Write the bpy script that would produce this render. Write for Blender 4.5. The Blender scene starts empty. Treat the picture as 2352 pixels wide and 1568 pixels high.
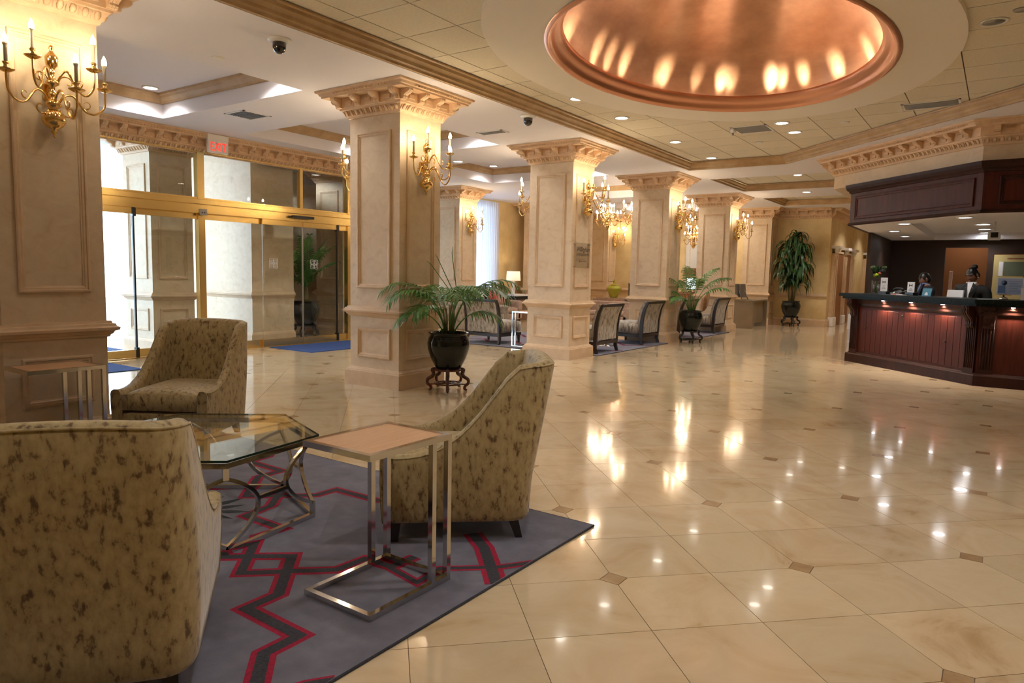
import bpy, bmesh, math, random
from mathutils import Vector, Matrix, Euler
from mathutils.geometry import tessellate_polygon
random.seed(7)
SC = bpy.context.scene
COL = SC.collection
PI = math.pi

# ------------------------------------------------------------------ camera
cam_d = bpy.data.cameras.new('camera')
cam_d.sensor_width = 36.0
cam_d.lens = 1607.32 / 2352 * 36.0
cam_d.clip_end = 300
cam = bpy.data.objects.new('camera', cam_d)
COL.objects.link(cam)
_az, _pt, _rl = 0.606356, 0.0973768, 0.0207910
def _basis():
    fw = Vector((0, math.cos(_pt), -math.sin(_pt))); rt = Vector((1, 0, 0)); up = Vector((0, math.sin(_pt), math.cos(_pt)))
    r2 = math.cos(_rl)*rt + math.sin(_rl)*up
    u2 = -math.sin(_rl)*rt + math.cos(_rl)*up
    R = Matrix.Rotation(_az, 3, 'Z')
    return R @ r2, R @ u2, R @ fw
RT, UP, FW = _basis()
CAMP = Vector((0, 0, 1.33))
cam.matrix_world = Matrix(((RT.x, UP.x, -FW.x, 0), (RT.y, UP.y, -FW.y, 0), (RT.z, UP.z, -FW.z, 1.33), (0, 0, 0, 1)))
SC.camera = cam
def px(p):
    v = Vector(p) - CAMP
    z = v.dot(FW)
    if z < .05: return (-9999, -9999)
    return (1176 + 1607.32*v.dot(RT)/z, 784 - 1607.32*v.dot(UP)/z)

# ------------------------------------------------------------------ exposure, world, sampling
SC.view_settings.view_transform = 'Standard'
SC.view_settings.look = 'None'
SC.view_settings.gamma = 1.0
SC.view_settings.use_curve_mapping = False
SC.view_settings.exposure = 1.12
SC.cycles.use_denoising = True
SC.cycles.use_adaptive_sampling = True
SC.cycles.adaptive_threshold = 0.025
SC.cycles.max_bounces = 9
SC.cycles.diffuse_bounces = 5
SC.cycles.glossy_bounces = 4
SC.cycles.transmission_bounces = 6
SC.cycles.transparent_max_bounces = 12
SC.cycles.caustics_reflective = False
SC.cycles.caustics_refractive = False
SC.cycles.sample_clamp_indirect = 6.0
SC.cycles.use_light_tree = True
W = bpy.data.worlds.new('world'); SC.world = W
W.use_nodes = True
wb = W.node_tree.nodes['Background']
wb.inputs['Color'].default_value = (0.64, 0.81, 1.0, 1)
wb.inputs['Strength'].default_value = 6.3

def lamp(name, kind, loc, energy, color=(1, .8, .6), size=.1, rot=None, parent=None, **kw):
    d = bpy.data.lights.new(name, kind); d.energy = energy; d.color = color
    if kind in ('POINT', 'SPOT'): d.shadow_soft_size = size
    if kind == 'AREA':
        d.shape = kw.get('shape', 'RECTANGLE'); d.size = size; d.size_y = kw.get('size_y', size)
        if kw.get('portal'): d.cycles.is_portal = True
    if kind == 'SPOT':
        d.spot_size = kw.get('cone', 1.9); d.spot_blend = kw.get('blend', .7)
    o = bpy.data.objects.new(name, d); COL.objects.link(o); o.location = loc
    if rot: o.rotation_euler = rot
    if parent: o.parent = parent
    return o
# daylight enters through the glass doors and the lounge windows: portals guide the sampler to them
lamp('door_portal', 'AREA', (-10.3, 7.3, 1.6), 1, size=3.2, size_y=6.2, rot=(0, -PI/2, 0), portal=True)
lamp('window_portal', 'AREA', (-11.9, 14.6, 1.6), 1, size=3.2, size_y=3.6, rot=(0, -PI/2, 0), portal=True)

WARM = (1.0, .78, .55)
DOWN = (1.0, .93, .87)
TUNE = dict(down=30, sconce=6, coffer=34, desk=8, behind=38)

# ------------------------------------------------------------------ materials
MATS = {}
def _new(name):
    m = bpy.data.materials.new(name); m.use_nodes = True
    nt = m.node_tree; b = nt.nodes['Principled BSDF']
    MATS[name] = m
    return m, nt, b
def nd(nt, t, **kw):
    n = nt.nodes.new(t)
    for k, v in kw.items():
        if k in n.inputs: n.inputs[k].default_value = v
        else: setattr(n, k, v)
    return n
def simple(name, col, rough=.5, metal=0, coat=0, emit=None, es=0, spec=None, sheen=0, alpha=None):
    m, nt, b = _new(name)
    b.inputs['Base Color'].default_value = (*col, 1); b.inputs['Roughness'].default_value = rough
    b.inputs['Metallic'].default_value = metal; b.inputs['Coat Weight'].default_value = coat
    if spec is not None: b.inputs['Specular IOR Level'].default_value = spec
    if sheen: b.inputs['Sheen Weight'].default_value = sheen
    if emit: b.inputs['Emission Color'].default_value = (*emit, 1); b.inputs['Emission Strength'].default_value = es
    return m
def noisy(name, stops, scale=3, detail=4, rough=.5, stretch=(1, 1, 1), metal=0, coat=0, bump=0, bscale=None, dist=0, world=False, rnd=0, sheen=0, spec=None, wave=None, croug=None):
    """stops: [(pos, colour)...] on a noise; optional per-object random brightness."""
    m, nt, b = _new(name)
    L = nt.links.new
    if world:
        g = nd(nt, 'ShaderNodeNewGeometry'); src = g.outputs['Position']
    else:
        g = nd(nt, 'ShaderNodeTexCoord'); src = g.outputs['Object']
    mp = nd(nt, 'ShaderNodeMapping'); mp.inputs['Scale'].default_value = stretch
    L(src, mp.inputs['Vector'])
    if wave:
        n = nd(nt, 'ShaderNodeTexWave', Scale=scale, Distortion=wave); n.inputs['Detail'].default_value = detail
        n.inputs['Detail Scale'].default_value = 1.5
        fo = n.outputs['Fac']
    else:
        n = nd(nt, 'ShaderNodeTexNoise', Scale=scale, Detail=detail, Distortion=dist); n.inputs['Roughness'].default_value = .6
        fo = n.outputs['Fac']
    L(mp.outputs[0], n.inputs['Vector'])
    r = nd(nt, 'ShaderNodeValToRGB')
    e = r.color_ramp.elements
    while len(e) < len(stops): e.new(.5)
    for i, (p, c) in enumerate(stops): e[i].position = p; e[i].color = (*c, 1)
    L(fo, r.inputs[0])
    out = r.outputs[0]
    if rnd:
        oi = nd(nt, 'ShaderNodeObjectInfo')
        mr = nd(nt, 'ShaderNodeMapRange'); mr.inputs['To Min'].default_value = 1-rnd; mr.inputs['To Max'].default_value = 1+rnd*.6
        L(oi.outputs['Random'], mr.inputs['Value'])
        hs = nd(nt, 'ShaderNodeHueSaturation'); L(mr.outputs[0], hs.inputs['Value']); L(out, hs.inputs['Color'])
        out = hs.outputs[0]
    L(out, b.inputs['Base Color'])
    b.inputs['Roughness'].default_value = rough; b.inputs['Metallic'].default_value = metal; b.inputs['Coat Weight'].default_value = coat
    if croug is not None: b.inputs['Coat Roughness'].default_value = croug
    if sheen: b.inputs['Sheen Weight'].default_value = sheen; b.inputs['Sheen Roughness'].default_value = .4
    if spec is not None: b.inputs['Specular IOR Level'].default_value = spec
    if bump:
        n2 = nd(nt, 'ShaderNodeTexNoise', Scale=bscale or scale*4, Detail=3)
        L(mp.outputs[0], n2.inputs['Vector'])
        bp = nd(nt, 'ShaderNodeBump'); bp.inputs['Strength'].default_value = bump; bp.inputs['Distance'].default_value = .01
        L(n2.outputs['Fac'], bp.inputs['Height']); L(bp.outputs[0], b.inputs['Normal'])
    return m
def glass(name, tint=(.96, .985, .98), rough=0.0, ior=1.5, extra=0):
    m = bpy.data.materials.new(name); m.use_nodes = True; nt = m.node_tree; nt.nodes.clear(); L = nt.links.new
    o = nd(nt, 'ShaderNodeOutputMaterial'); t = nd(nt, 'ShaderNodeBsdfTransparent'); t.inputs[0].default_value = (*tint, 1)
    g = nd(nt, 'ShaderNodeBsdfGlossy'); g.inputs['Roughness'].default_value = rough
    f = nd(nt, 'ShaderNodeFresnel')
    ge = nd(nt, 'ShaderNodeNewGeometry'); mm = nd(nt, 'ShaderNodeMath', operation='MULTIPLY_ADD'); mm.inputs[1].default_value = 1/ior-ior; mm.inputs[2].default_value = ior
    L(ge.outputs['Backfacing'], mm.inputs[0]); L(mm.outputs[0], f.inputs[0])
    a = nd(nt, 'ShaderNodeMath', operation='ADD'); a.inputs[1].default_value = extra; L(f.outputs[0], a.inputs[0])
    x = nd(nt, 'ShaderNodeMixShader'); L(a.outputs[0], x.inputs[0]); L(t.outputs[0], x.inputs[1]); L(g.outputs[0], x.inputs[2]); L(x.outputs[0], o.inputs[0])
    MATS[name] = m; return m
def emis(name, col, s):
    m = bpy.data.materials.new(name); m.use_nodes = True; nt = m.node_tree; nt.nodes.clear()
    o = nd(nt, 'ShaderNodeOutputMaterial'); e = nd(nt, 'ShaderNodeEmission'); e.inputs[0].default_value = (*col, 1); e.inputs[1].default_value = s
    nt.links.new(e.outputs[0], o.inputs[0]); MATS[name] = m; return m

CREAM = noisy('faux_limestone', [(.22, (.53, .38, .235)), (.40, (.65, .50, .335)), (.60, (.70, .555, .385))], scale=6.5, detail=8, rough=.55, dist=.9, stretch=(1, 1, 1.3), bump=.08, world=True)
TRIM = noisy('cream_trim', [(.35, (.62, .44, .27)), (.65, (.70, .525, .35))], scale=6, rough=.5)
CORN = noisy('cornice_cream', [(.35, (.64, .43, .26)), (.65, (.73, .52, .335))], scale=9, rough=.55)
WALLY = noisy('yellow_wallcover', [(.35, (.60, .445, .21)), (.65, (.74, .575, .31))], scale=2.2, detail=7, rough=.6, world=True, bump=.05, bscale=60)
CEIL = simple('white_ceiling_paint', (.81, .79, .845), .9)
CTILE = noisy('acoustic_tile', [(.3, (.72, .66, .53)), (.7, (.81, .75, .62))], scale=40, detail=4, rough=.95, rnd=.05, bump=.3, bscale=120)
CGRID = simple('ceiling_grid_brown', (.12, .075, .04), .7)
CROWN = noisy('crown_wood_tan', [(.3, (.42, .27, .13)), (.7, (.53, .37, .20))], scale=5, rough=.5)
COVEW = simple('cove_ring_plaster', (.84, .79, .71), .85)
MARBLE = noisy('cream_marble_tile', [(.27, (.49, .34, .175)), (.38, (.63, .48, .295)), (.55, (.70, .565, .375)), (.7, (.66, .51, .32))], scale=1.9, detail=10, rough=.10, dist=1.4, world=True, rnd=.07, coat=.2, spec=.5, croug=.02)
MARBLE2 = noisy('tan_marble_inset', [(.3, (.36, .22, .11)), (.7, (.52, .36, .20))], scale=9, detail=6, rough=.12, world=True, rnd=.1, coat=.3, croug=.02)
GROUT = simple('floor_grout', (.20, .13, .07), .8)
BRASS = simple('polished_brass', (.86, .58, .22), .16, 1)
GOLDA = simple('gold_anodised_frame', (.86, .62, .24), .24, 1)
NICKEL = simple('polished_nickel', (.62, .60, .57), .09, 1)
COPPER = noisy('copper_leaf', [(.3, (.44, .235, .13)), (.7, (.60, .345, .20))], scale=3, detail=3, rough=.30, metal=.6, stretch=(1, 1, 2))
_m = MATS['copper_leaf']; _b = _m.node_tree.nodes['Principled BSDF']; _b.inputs['Anisotropic'].default_value = .75; _b.inputs['Anisotropic Rotation'].default_value = .25
_t = nd(_m.node_tree, 'ShaderNodeTangent'); _t.direction_type = 'RADIAL'; _t.axis = 'Z'; _m.node_tree.links.new(_t.outputs[0], _b.inputs['Tangent'])
COPRIM = simple('copper_paint_rim', (.72, .36, .22), .34, .75)
MAHOG = noisy('red_mahogany', [(.3, (.036, .008, .005)), (.7, (.085, .017, .009))], scale=3, detail=6, rough=.45, stretch=(6, 6, .8), spec=.22)
MAHOGD = noisy('dark_mahogany', [(.3, (.018, .006, .004)), (.7, (.045, .014, .009))], scale=3, detail=6, rough=.42, stretch=(5, 5, .8), spec=.2)
GRANITE = noisy('dark_green_granite', [(.45, (.007, .010, .009)), (.65, (.018, .026, .022))], scale=60, detail=4, rough=.35, spec=.08)
DARKW = simple('dark_interior_wall', (.035, .016, .008), .6)
ORANGE = simple('orange_brown_wall', (.30, .125, .045), .7)
BUFF = simple('buff_board', (.50, .40, .17), .7)
VELVET = noisy('gold_crushed_velvet', [(.33, (.11, .062, .022)), (.40, (.22, .145, .062)), (.44, (.355, .265, .12)), (.58, (.43, .335, .16)), (.75, (.48, .385, .20))], scale=40, detail=9, rough=.62, stretch=(1, 1, .5), sheen=.45, dist=.1, bump=.12, bscale=40)
VELVETS = noisy('silver_sage_velvet', [(.36, (.13, .10, .065)), (.50, (.34, .30, .24)), (.70, (.48, .44, .37))], scale=20, detail=7, rough=.6, stretch=(1, 1, .4), sheen=.4)
WOODLEG = simple('espresso_wood', (.018, .010, .008), .35, 0, .3)
RUG = noisy('slate_blue_carpet', [(.3, (.135, .135, .185)), (.5, (.175, .175, .235)), (.7, (.235, .235, .30))], scale=7, detail=8, rough=.97, sheen=.25, bump=.5, bscale=500)
RUGR = noisy('crimson_carpet', [(.3, (.28, .008, .035)), (.7, (.44, .014, .06))], scale=80, rough=.97, bump=.4, bscale=400)
RUGD = noisy('charcoal_carpet', [(.3, (.028, .030, .040)), (.7, (.062, .064, .078))], scale=80, rough=.97, bump=.4, bscale=400)
VENEER = noisy('oak_veneer', [(.2, (.46, .245, .125)), (.8, (.62, .375, .215))], scale=7, detail=5, rough=.4, stretch=(14, 1, 1))
GLAZE = noisy('black_green_glaze', [(.4, (.003, .006, .005)), (.8, (.008, .014, .012))], scale=5, rough=.10, spec=.45)
STANDW = noisy('rosewood', [(.3, (.055, .014, .008)), (.7, (.13, .036, .02))], scale=8, rough=.28, coat=.4)
STANDB = simple('black_lacquer', (.012, .008, .007), .25, 0, .4)
SOIL = noisy('potting_soil', [(.3, (.02, .012, .007)), (.7, (.07, .045, .028))], scale=40, rough=1)
LEAF = noisy('palm_leaf', [(.3, (.030, .125, .016)), (.7, (.10, .29, .04))], scale=4, rough=.42, rnd=.25)
LEAFD = noisy('dark_leaf', [(.3, (.012, .045, .010)), (.7, (.035, .115, .022))], scale=4, rough=.4, rnd=.3)
STEM = noisy('palm_stem', [(.3, (.10, .085, .03)), (.7, (.22, .17, .07))], scale=12, rough=.6)
BULB = emis('candle_bulb_glow', (1.0, .78, .50), 92)
IVORY = simple('ivory_candle_sleeve', (.78, .70, .55), .5)
DLIGHT = emis('downlight_lens', (1.0, .93, .82), 9)
DLIGHTC = emis('cool_downlight_lens', (.97, .97, 1.0), 12)
COVEB = emis('cove_bulb_glow', (1.0, .86, .68), 30)
WHITEP = simple('white_plastic', (.80, .79, .77), .4)
BLACKP = simple('black_plastic', (.012, .012, .013), .3)
SMOKE = simple('smoked_dome', (.01, .008, .012), .05, 0, 1)
METALG = simple('grey_metal', (.35, .34, .32), .4, .8)
MATB = noisy('blue_entrance_mat', [(.3, (.018, .050, .19)), (.7, (.032, .085, .28))], scale=90, rough=.95, bump=.5, bscale=300)
PANE = glass('door_glass')
TGLASS = glass('table_glass', (.955, .985, .97), extra=.03)
TEDGE = simple('green_glass_edge', (.006, .022, .017), .05, 0, 1)
ACRYL = glass('acrylic_plate', (.97, .96, .93), extra=.02)
SHEER = simple('sheer_curtain', (.85, .86, .92), .9)
SHADE = simple('lampshade_linen', (.80, .73, .58), .8, emit=(1.0, .84, .58), es=.35)
RED = emis('exit_red', (1.0, .03, .02), 1.0)
INK = simple('dark_ink', (.03, .02, .02), .6)
INKG = simple('grey_ink', (.25, .25, .27), .6)
PAPER = simple('white_card', (.72, .73, .76), .5)
TEAL = simple('teal_card', (.05, .22, .34), .5)
BLUEP = simple('pale_blue_print', (.36, .47, .72), .5)
BLUED = simple('mid_blue_ink', (.10, .19, .42), .6)
GREENINK = simple('faded_green_print', (.10, .12, .08), .6)
PAVE = noisy('outdoor_pavement', [(.3, (.34, .34, .34)), (.7, (.45, .45, .45))], scale=4, rough=.9)
CONC = simple('pale_render', (.62, .62, .63), .9)
TAUPE = noisy('taupe_fabric', [(.3, (.30, .20, .15)), (.7, (.44, .32, .25))], scale=12, rough=.85, sheen=.3)
PINKF = noisy('dusty_pink_fabric', [(.3, (.44, .27, .21)), (.7, (.55, .36, .29))], scale=20, rough=.85, sheen=.3)
GOLDF = noisy('gold_brocade', [(.3, (.25, .11, .035)), (.7, (.45, .24, .09))], scale=25, rough=.6, sheen=.3)
REDF = simple('red_satin', (.42, .015, .02), .45, sheen=.3)
BLACKF = simple('black_fabric', (.012, .010, .010), .8)
JADE = noisy('chartreuse_glaze', [(.3, (.30, .30, .010)), (.7, (.44, .42, .03))], scale=5, rough=.12, coat=.6)
TWOOD = noisy('warm_brown_wood', [(.3, (.20, .075, .03)), (.7, (.33, .14, .06))], scale=3, rough=.4, stretch=(5, 5, 1))
TAUPEW = noisy('taupe_laminate', [(.3, (.20, .15, .085)), (.7, (.26, .195, .12))], scale=3, rough=.5)
SCREEN = emis('monitor_glow', (.75, .85, 1.0), 1.6)
SKIN = simple('brown_skin', (.25, .11, .062), .5)
SKINL = simple('tan_brown_skin', (.29, .14, .085), .5)
HAIR = simple('black_hair', (.006, .005, .005), .35)
SUIT = simple('black_suit', (.010, .011, .012), .8)
SUITN = simple('navy_suit', (.010, .012, .022), .8)
SHIRT = simple('white_shirt', (.75, .75, .78), .7)
SHIRTB = simple('blue_shirt', (.20, .32, .72), .7)
PEARL = simple('pearl', (.8, .78, .72), .2)
LIPS = simple('lips', (.16, .04, .035), .5)
EYEW = simple('eye_white', (.22, .17, .14), .4)
ART = simple('pale_panel_print', (.62, .62, .60), .6)
SALMON = simple('salmon_stand_in', (.62, .22, .16), .5)
LIME = simple('lime_fruit', (.42, .55, .02), .4)
CLEAR = glass('clear_vase', (.93, .97, .95), extra=.08)

# ------------------------------------------------------------------ mesh helpers
class MB:
    def __init__(s): s.v = []; s.f = []; s.sm = []
    def add(s, vs, fs, smooth=False, M=None):
        o = len(s.v)
        s.v += [tuple((M @ Vector(p)) if M is not None else p) for p in vs]
        s.f += [tuple(i+o for i in f) for f in fs]; s.sm += [smooth]*len(fs); return s
    def box(s, x0, x1, y0, y1, z0, z1, M=None, bev=0):
        if bev:
            b = bev
            vs = []
            for z, i in ((z0, b), (z0+b, 0), (z1-b, 0), (z1, b)):
                vs += [(x0+i+b*(i == 0)*0, y0+i, z), (x1-i, y0+i, z), (x1-i, y1-i, z), (x0+i, y1-i, z)]
            fs = [(3, 2, 1, 0), (12, 13, 14, 15)]
            for k in range(3):
                for j in range(4): fs.append((4*k+j, 4*k+(j+1) % 4, 4*k+4+(j+1) % 4, 4*k+4+j))
            return s.add(vs, fs, False, M)
        return s.add([(x0, y0, z0), (x1, y0, z0), (x1, y1, z0), (x0, y1, z0), (x0, y0, z1), (x1, y0, z1), (x1, y1, z1), (x0, y1, z1)],
                     [(3, 2, 1, 0), (4, 5, 6, 7), (0, 1, 5, 4), (1, 2, 6, 5), (2, 3, 7, 6), (3, 0, 4, 7)], False, M)
    def prism(s, poly, z0, z1, M=None, smooth=False):
        n = len(poly)
        vs = [(x, y, z0) for x, y in poly] + [(x, y, z1) for x, y in poly]
        fs = [tuple(range(n-1, -1, -1)), tuple(range(n, 2*n))] + [(i, (i+1) % n, n+(i+1) % n, n+i) for i in range(n)]
        return s.add(vs, fs, smooth, M)
    def lathe(s, prof, n=20, M=None, smooth=True, sx=1, sy=1):
        vs = []; fs = []
        for r, z in prof:
            for i in range(n):
                a = 2*PI*i/n; vs.append((r*math.cos(a)*sx, r*math.sin(a)*sy, z))
        for k in range(len(prof)-1):
            for i in range(n): fs.append((k*n+i, k*n+(i+1) % n, (k+1)*n+(i+1) % n, (k+1)*n+i))
        if prof[0][0] > 1e-5: fs.append(tuple(range(n-1, -1, -1)))
        if prof[-1][0] > 1e-5: fs.append(tuple((len(prof)-1)*n+i for i in range(n)))
        return s.add(vs, fs, smooth, M)
    def tube(s, pts, r, n=8, smooth=True, closed=False, M=None, square=False):
        P = [Vector(p) for p in pts]; N = len(P)
        rr = r if isinstance(r, (list, tuple)) else [r]*N
        vs = []; fs = []; up = None
        for i in range(N):
            if closed: t = P[(i+1) % N]-P[i-1]
            else: t = P[min(i+1, N-1)]-P[max(i-1, 0)]
            t.normalize()
            if up is None:
                a = Vector((0, 0, 1)) if abs(t.z) < .9 else Vector((1, 0, 0))
            else: a = up
            x = t.cross(a)
            if x.length < 1e-6: x = t.cross(Vector((0, 1, 0)))
            x.normalize(); y = x.cross(t); up = y
            for k in range(n):
                an = 2*PI*k/n + (PI/4 if square else 0)
                vs.append(tuple(P[i] + rr[i]*(math.cos(an)*x + math.sin(an)*y)))
        m = N if closed else N-1
        for i in range(m):
            j = (i+1) % N
            for k in range(n): fs.append((i*n+k, i*n+(k+1) % n, j*n+(k+1) % n, j*n+k))
        if not closed: fs += [tuple(range(n-1, -1, -1)), tuple((N-1)*n+k for k in range(n))]
        return s.add(vs, fs, smooth and not square, M)
    def sweep(s, path, prof, closed=False, M=None):
        """path: 2D polyline, prof [(offset to the left of travel, z)]; mitred."""
        n = len(path); vs = []; fs = []; m = len(prof)
        P = [Vector(p) for p in path]
        for i in range(n):
            if closed or 0 < i < n-1:
                a = (P[i]-P[i-1]).normalized(); b = (P[(i+1) % n]-P[i]).normalized()
            elif i == 0: a = b = (P[1]-P[0]).normalized()
            else: a = b = (P[-1]-P[-2]).normalized()
            na = Vector((-a.y, a.x)); nb = Vector((-b.y, b.x)); q = na+nb
            q = q / max(q.length_squared/2, .2)
            for o, z in prof: vs.append((P[i].x+q.x*o, P[i].y+q.y*o, z))
        for i in range(n if closed else n-1):
            j = (i+1) % n
            for k in range(m-1): fs.append((i*m+k, i*m+k+1, j*m+k+1, j*m+k))
        if not closed: fs += [tuple(range(m)), tuple((n-1)*m+k for k in range(m-1, -1, -1))]
        return s.add(vs, fs, False, M)
    def ellipsoid(s, c, r, n=12, m=8, M=None):
        pr = []
        for k in range(m+1):
            a = -PI/2+PI*k/m; pr.append((max(math.cos(a), 0) if 0 < k < m else 1e-4, math.sin(a)))
        T = Matrix.Translation(c) @ Matrix.Diagonal((*r, 1))
        if M is not None: T = M @ T
        return s.lathe(pr, n, T)
    def mesh(s, name, mat):
        me = bpy.data.meshes.new(name); me.from_pydata(s.v, [], s.f)
        me.polygons.foreach_set('use_smooth', s.sm)
        me.materials.append(mat); me.update()
        return me
    def build(s, name, mat, parent=None, loc=None, rot=None):
        o = bpy.data.objects.new(name, s.mesh(name, mat)); COL.objects.link(o)
        if parent: o.parent = parent
        if loc: o.location = loc
        if rot: o.rotation_euler = rot
        return o
def inst(me, name, parent=None, loc=(0, 0, 0), rz=0, rot=None, scale=None):
    o = bpy.data.objects.new(name, me); COL.objects.link(o); o.parent = parent; o.location = loc
    o.rotation_euler = rot or (0, 0, rz)
    if scale: o.scale = scale
    return o
def tag(o, label=None, cat=None, group=None, kind=None):
    if label: o['label'] = label
    if cat: o['category'] = cat
    if group: o['group'] = group
    if kind: o['kind'] = kind
    return o
def empty(name, loc=(0, 0, 0), rz=0):
    o = bpy.data.objects.new(name, None); COL.objects.link(o); o.location = loc; o.rotation_euler = (0, 0, rz)
    o.empty_display_size = .1
    return o
def copy_tree(o, parent=None):
    c = o.copy(); COL.objects.link(c)
    if parent: c.parent = parent
    for ch in list(o.children): copy_tree(ch, c)
    return c
def struct(o): o['kind'] = 'structure'; return o
def text(s, name, size, mat, parent, loc, rot, ext=.002, shear=0, sx=1):
    c = bpy.data.curves.new(name, 'FONT'); c.body = s; c.size = size; c.extrude = ext; c.align_x = 'CENTER'; c.align_y = 'CENTER'; c.shear = shear
    c.materials.append(mat)
    t0 = bpy.data.objects.new(name, c); me = bpy.data.meshes.new_from_object(t0); me.name = name; bpy.data.objects.remove(t0)
    o = bpy.data.objects.new(name, me); COL.objects.link(o); o.parent = parent; o.location = loc; o.rotation_euler = rot; o.scale = (sx, 1, 1)
    return o
def RZ(a): return Matrix.Rotation(a, 4, 'Z')
def TR(*p): return Matrix.Translation(p)

# ================================================================== STRUCTURE
CZ = 3.32; TZ = 3.47
# ---------------- floor
T = .4544; s2 = 2**-.5
CD = Vector((s2, s2)); DD = Vector((-s2, s2))
C0, D0 = .990, 1.929
fl = struct(MB().box(-12.6, 3.4, -3.4, 40, -.06, -.003).build('floor', GROUT))
g = .0014; cc = .064
def oct_tile(k):
    a = g; b = T-g; c = cc
    p = [(a, a+c), (a+c, a), (b, a), (b, b), (a, b)]      # clipped at the origin corner
    M = {0: lambda x, y: (x, y), 1: lambda x, y: (T-y, x), 2: lambda x, y: (T-x, T-y), 3: lambda x, y: (y, T-x)}[k]
    return [M(*q) for q in p]
tile_me = [MB().prism(oct_tile(k), -.0029, 0).mesh('tile', MARBLE) for k in range(4)]
dsz = cc/math.sqrt(2)*math.sqrt(2)-.0022
dia_me = MB().prism([(dsz, 0), (0, dsz), (-dsz, 0), (0, -dsz)], -.0029, 0).mesh('inset_tile', MARBLE2)
cells = []
def fpos(c, d): v = CD*c + DD*d; return (v.x, v.y)
for i in range(-44, 74):
    for j in range(-32, 84):
        c = C0+i*T; d = D0+j*T
        x, y = fpos(c+T/2, d+T/2)
        if not (-12.4 < x < 3.2 and -3.2 < y < 39.5): continue
        k = {(0, 0): 0, (1, 0): 1, (1, 1): 2, (0, 1): 3}[(i % 2, j % 2)]
        u, v = px((x, y, 0))
        vis = -150 < u < 2500 and 640 < v < 1750
        onrug = -5.1 < x < -1.95 and -.4 < y < 3.0
        dist = math.hypot(x, y)
        cells.append((0 if vis and not onrug else 1, dist, 't', c, d, k))
        if i % 2 == 0 and j % 2 == 0:
            u, v = px((*fpos(c, d), 0)); vis = -50 < u < 2400 and 640 < v < 1600
            cells.append((0 if vis and not onrug else 1, dist, 'd', c, d, 0))
near = sorted([q for q in cells if q[2] == 't'])[:290]; nd_ = sorted([q for q in cells if q[2] == 'd'])[:120]
nset = set((q[2], round(q[3], 3), round(q[4], 3)) for q in near+nd_)
far_t = MB(); far_d = MB()
for q in cells:
    x, y = fpos(q[3], q[4])
    key = (q[2], round(q[3], 3), round(q[4], 3))
    if key in nset:
        inst(tile_me[q[5]] if q[2] == 't' else dia_me, 'tile' if q[2] == 't' else 'inset_tile', fl, (x, y, 0), PI/4)
    else:
        if abs(x) > 40: continue
        M = TR(x, y, 0) @ RZ(PI/4)
        poly = oct_tile(q[5]) if q[2] == 't' else [(dsz, 0), (0, dsz), (-dsz, 0), (0, -dsz)]
        (far_t if q[2] == 't' else far_d).add([(a, b, 0) for a, b in poly], [tuple(range(len(poly)))], False, M)
o = far_t.build('far_tiling', MARBLE, fl); o['kind'] = 'stuff'
o = far_d.build('far_inset_tiling', MARBLE2, fl); o['kind'] = 'stuff'

# ---------------- lower ceiling with openings
def opening(x0, x1, y0, y1): return [(x0, y0), (x0, y1), (x1, y1), (x1, y0)]
COFF = [(-9.5, -6.58, 2.73+3.77*k, 5.27+3.77*k) for k in range(-1, 5)]
REC = [(-5.0, -2.6), (-5.0, 12.95), (-3.22, 12.95), (1.4, 8.33), (1.4, -2.6)]
FARR = [(-5.05, -1.2, 14.28, 16.6), (-5.05, -1.2, 18.2, 20.3)]
holes = [opening(*c) for c in COFF] + [REC] + [opening(*c) for c in FARR]
outer = [(-12.4, -3.2), (3.2, -3.2), (3.2, 39), (-12.4, 39)]
loops = [[Vector((x, y, 0)) for x, y in outer]] + [[Vector((x, y, 0)) for x, y in h] for h in holes]
tris = tessellate_polygon(loops)
flat = [p for l in loops for p in l]
ce = MB(); ce.add([(p.x, p.y, CZ) for p in flat], [tuple(t) for t in tris])
# recess sides
def sides(mb, poly, z0, z1):
    n = len(poly)
    for i in range(n):
        a = poly[i]; b = poly[(i+1) % n]
        mb.add([(*a, z0), (*b, z0), (*b, z1), (*a, z1)], [(0, 1, 2, 3)])
for c in COFF: sides(ce, opening(*c), CZ, 3.62)
sides(ce, REC, CZ, TZ+.03)
for c in FARR: sides(ce, opening(*c), CZ, TZ+.03)
for c in COFF: ce.add([(c[0], c[2], 3.62), (c[1], c[2], 3.62), (c[1], c[3], 3.62), (c[0], c[3], 3.62)], [(0, 1, 2, 3)])
ceil = struct(ce.build('ceiling', CEIL))
# crown mouldings in the recesses
def inward(poly): # clockwise list as given above -> interior on the right
    return poly
crown_hi = [(-.002, 3.50), (-.03, 3.505), (-.035, 3.525), (-.075, 3.56), (-.085, 3.585), (-.11, 3.595), (-.115, 3.618), (0, 3.618)]
crown_lo = [(0, 3.323), (-.03, 3.324), (-.034, 3.345), (-.055, 3.36), (-.062, 3.385), (-.095, 3.415), (-.102, 3.44), (-.125, 3.447), (-.128, 3.462), (-.0, 3.462)]
for i, c in enumerate(COFF):
    struct(MB().sweep(opening(*c), crown_hi, closed=True).build('trim_%d' % (i+1), CROWN))
struct(MB().sweep(REC, crown_lo, closed=True).build('trim_8', CROWN))
for i, c in enumerate(FARR):
    struct(MB().sweep(opening(*c), [(0, CZ+.03)]+[(o, z) for o, z in crown_lo[1:]], closed=True).build('trim_%d' % (9+i), CROWN))
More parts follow.
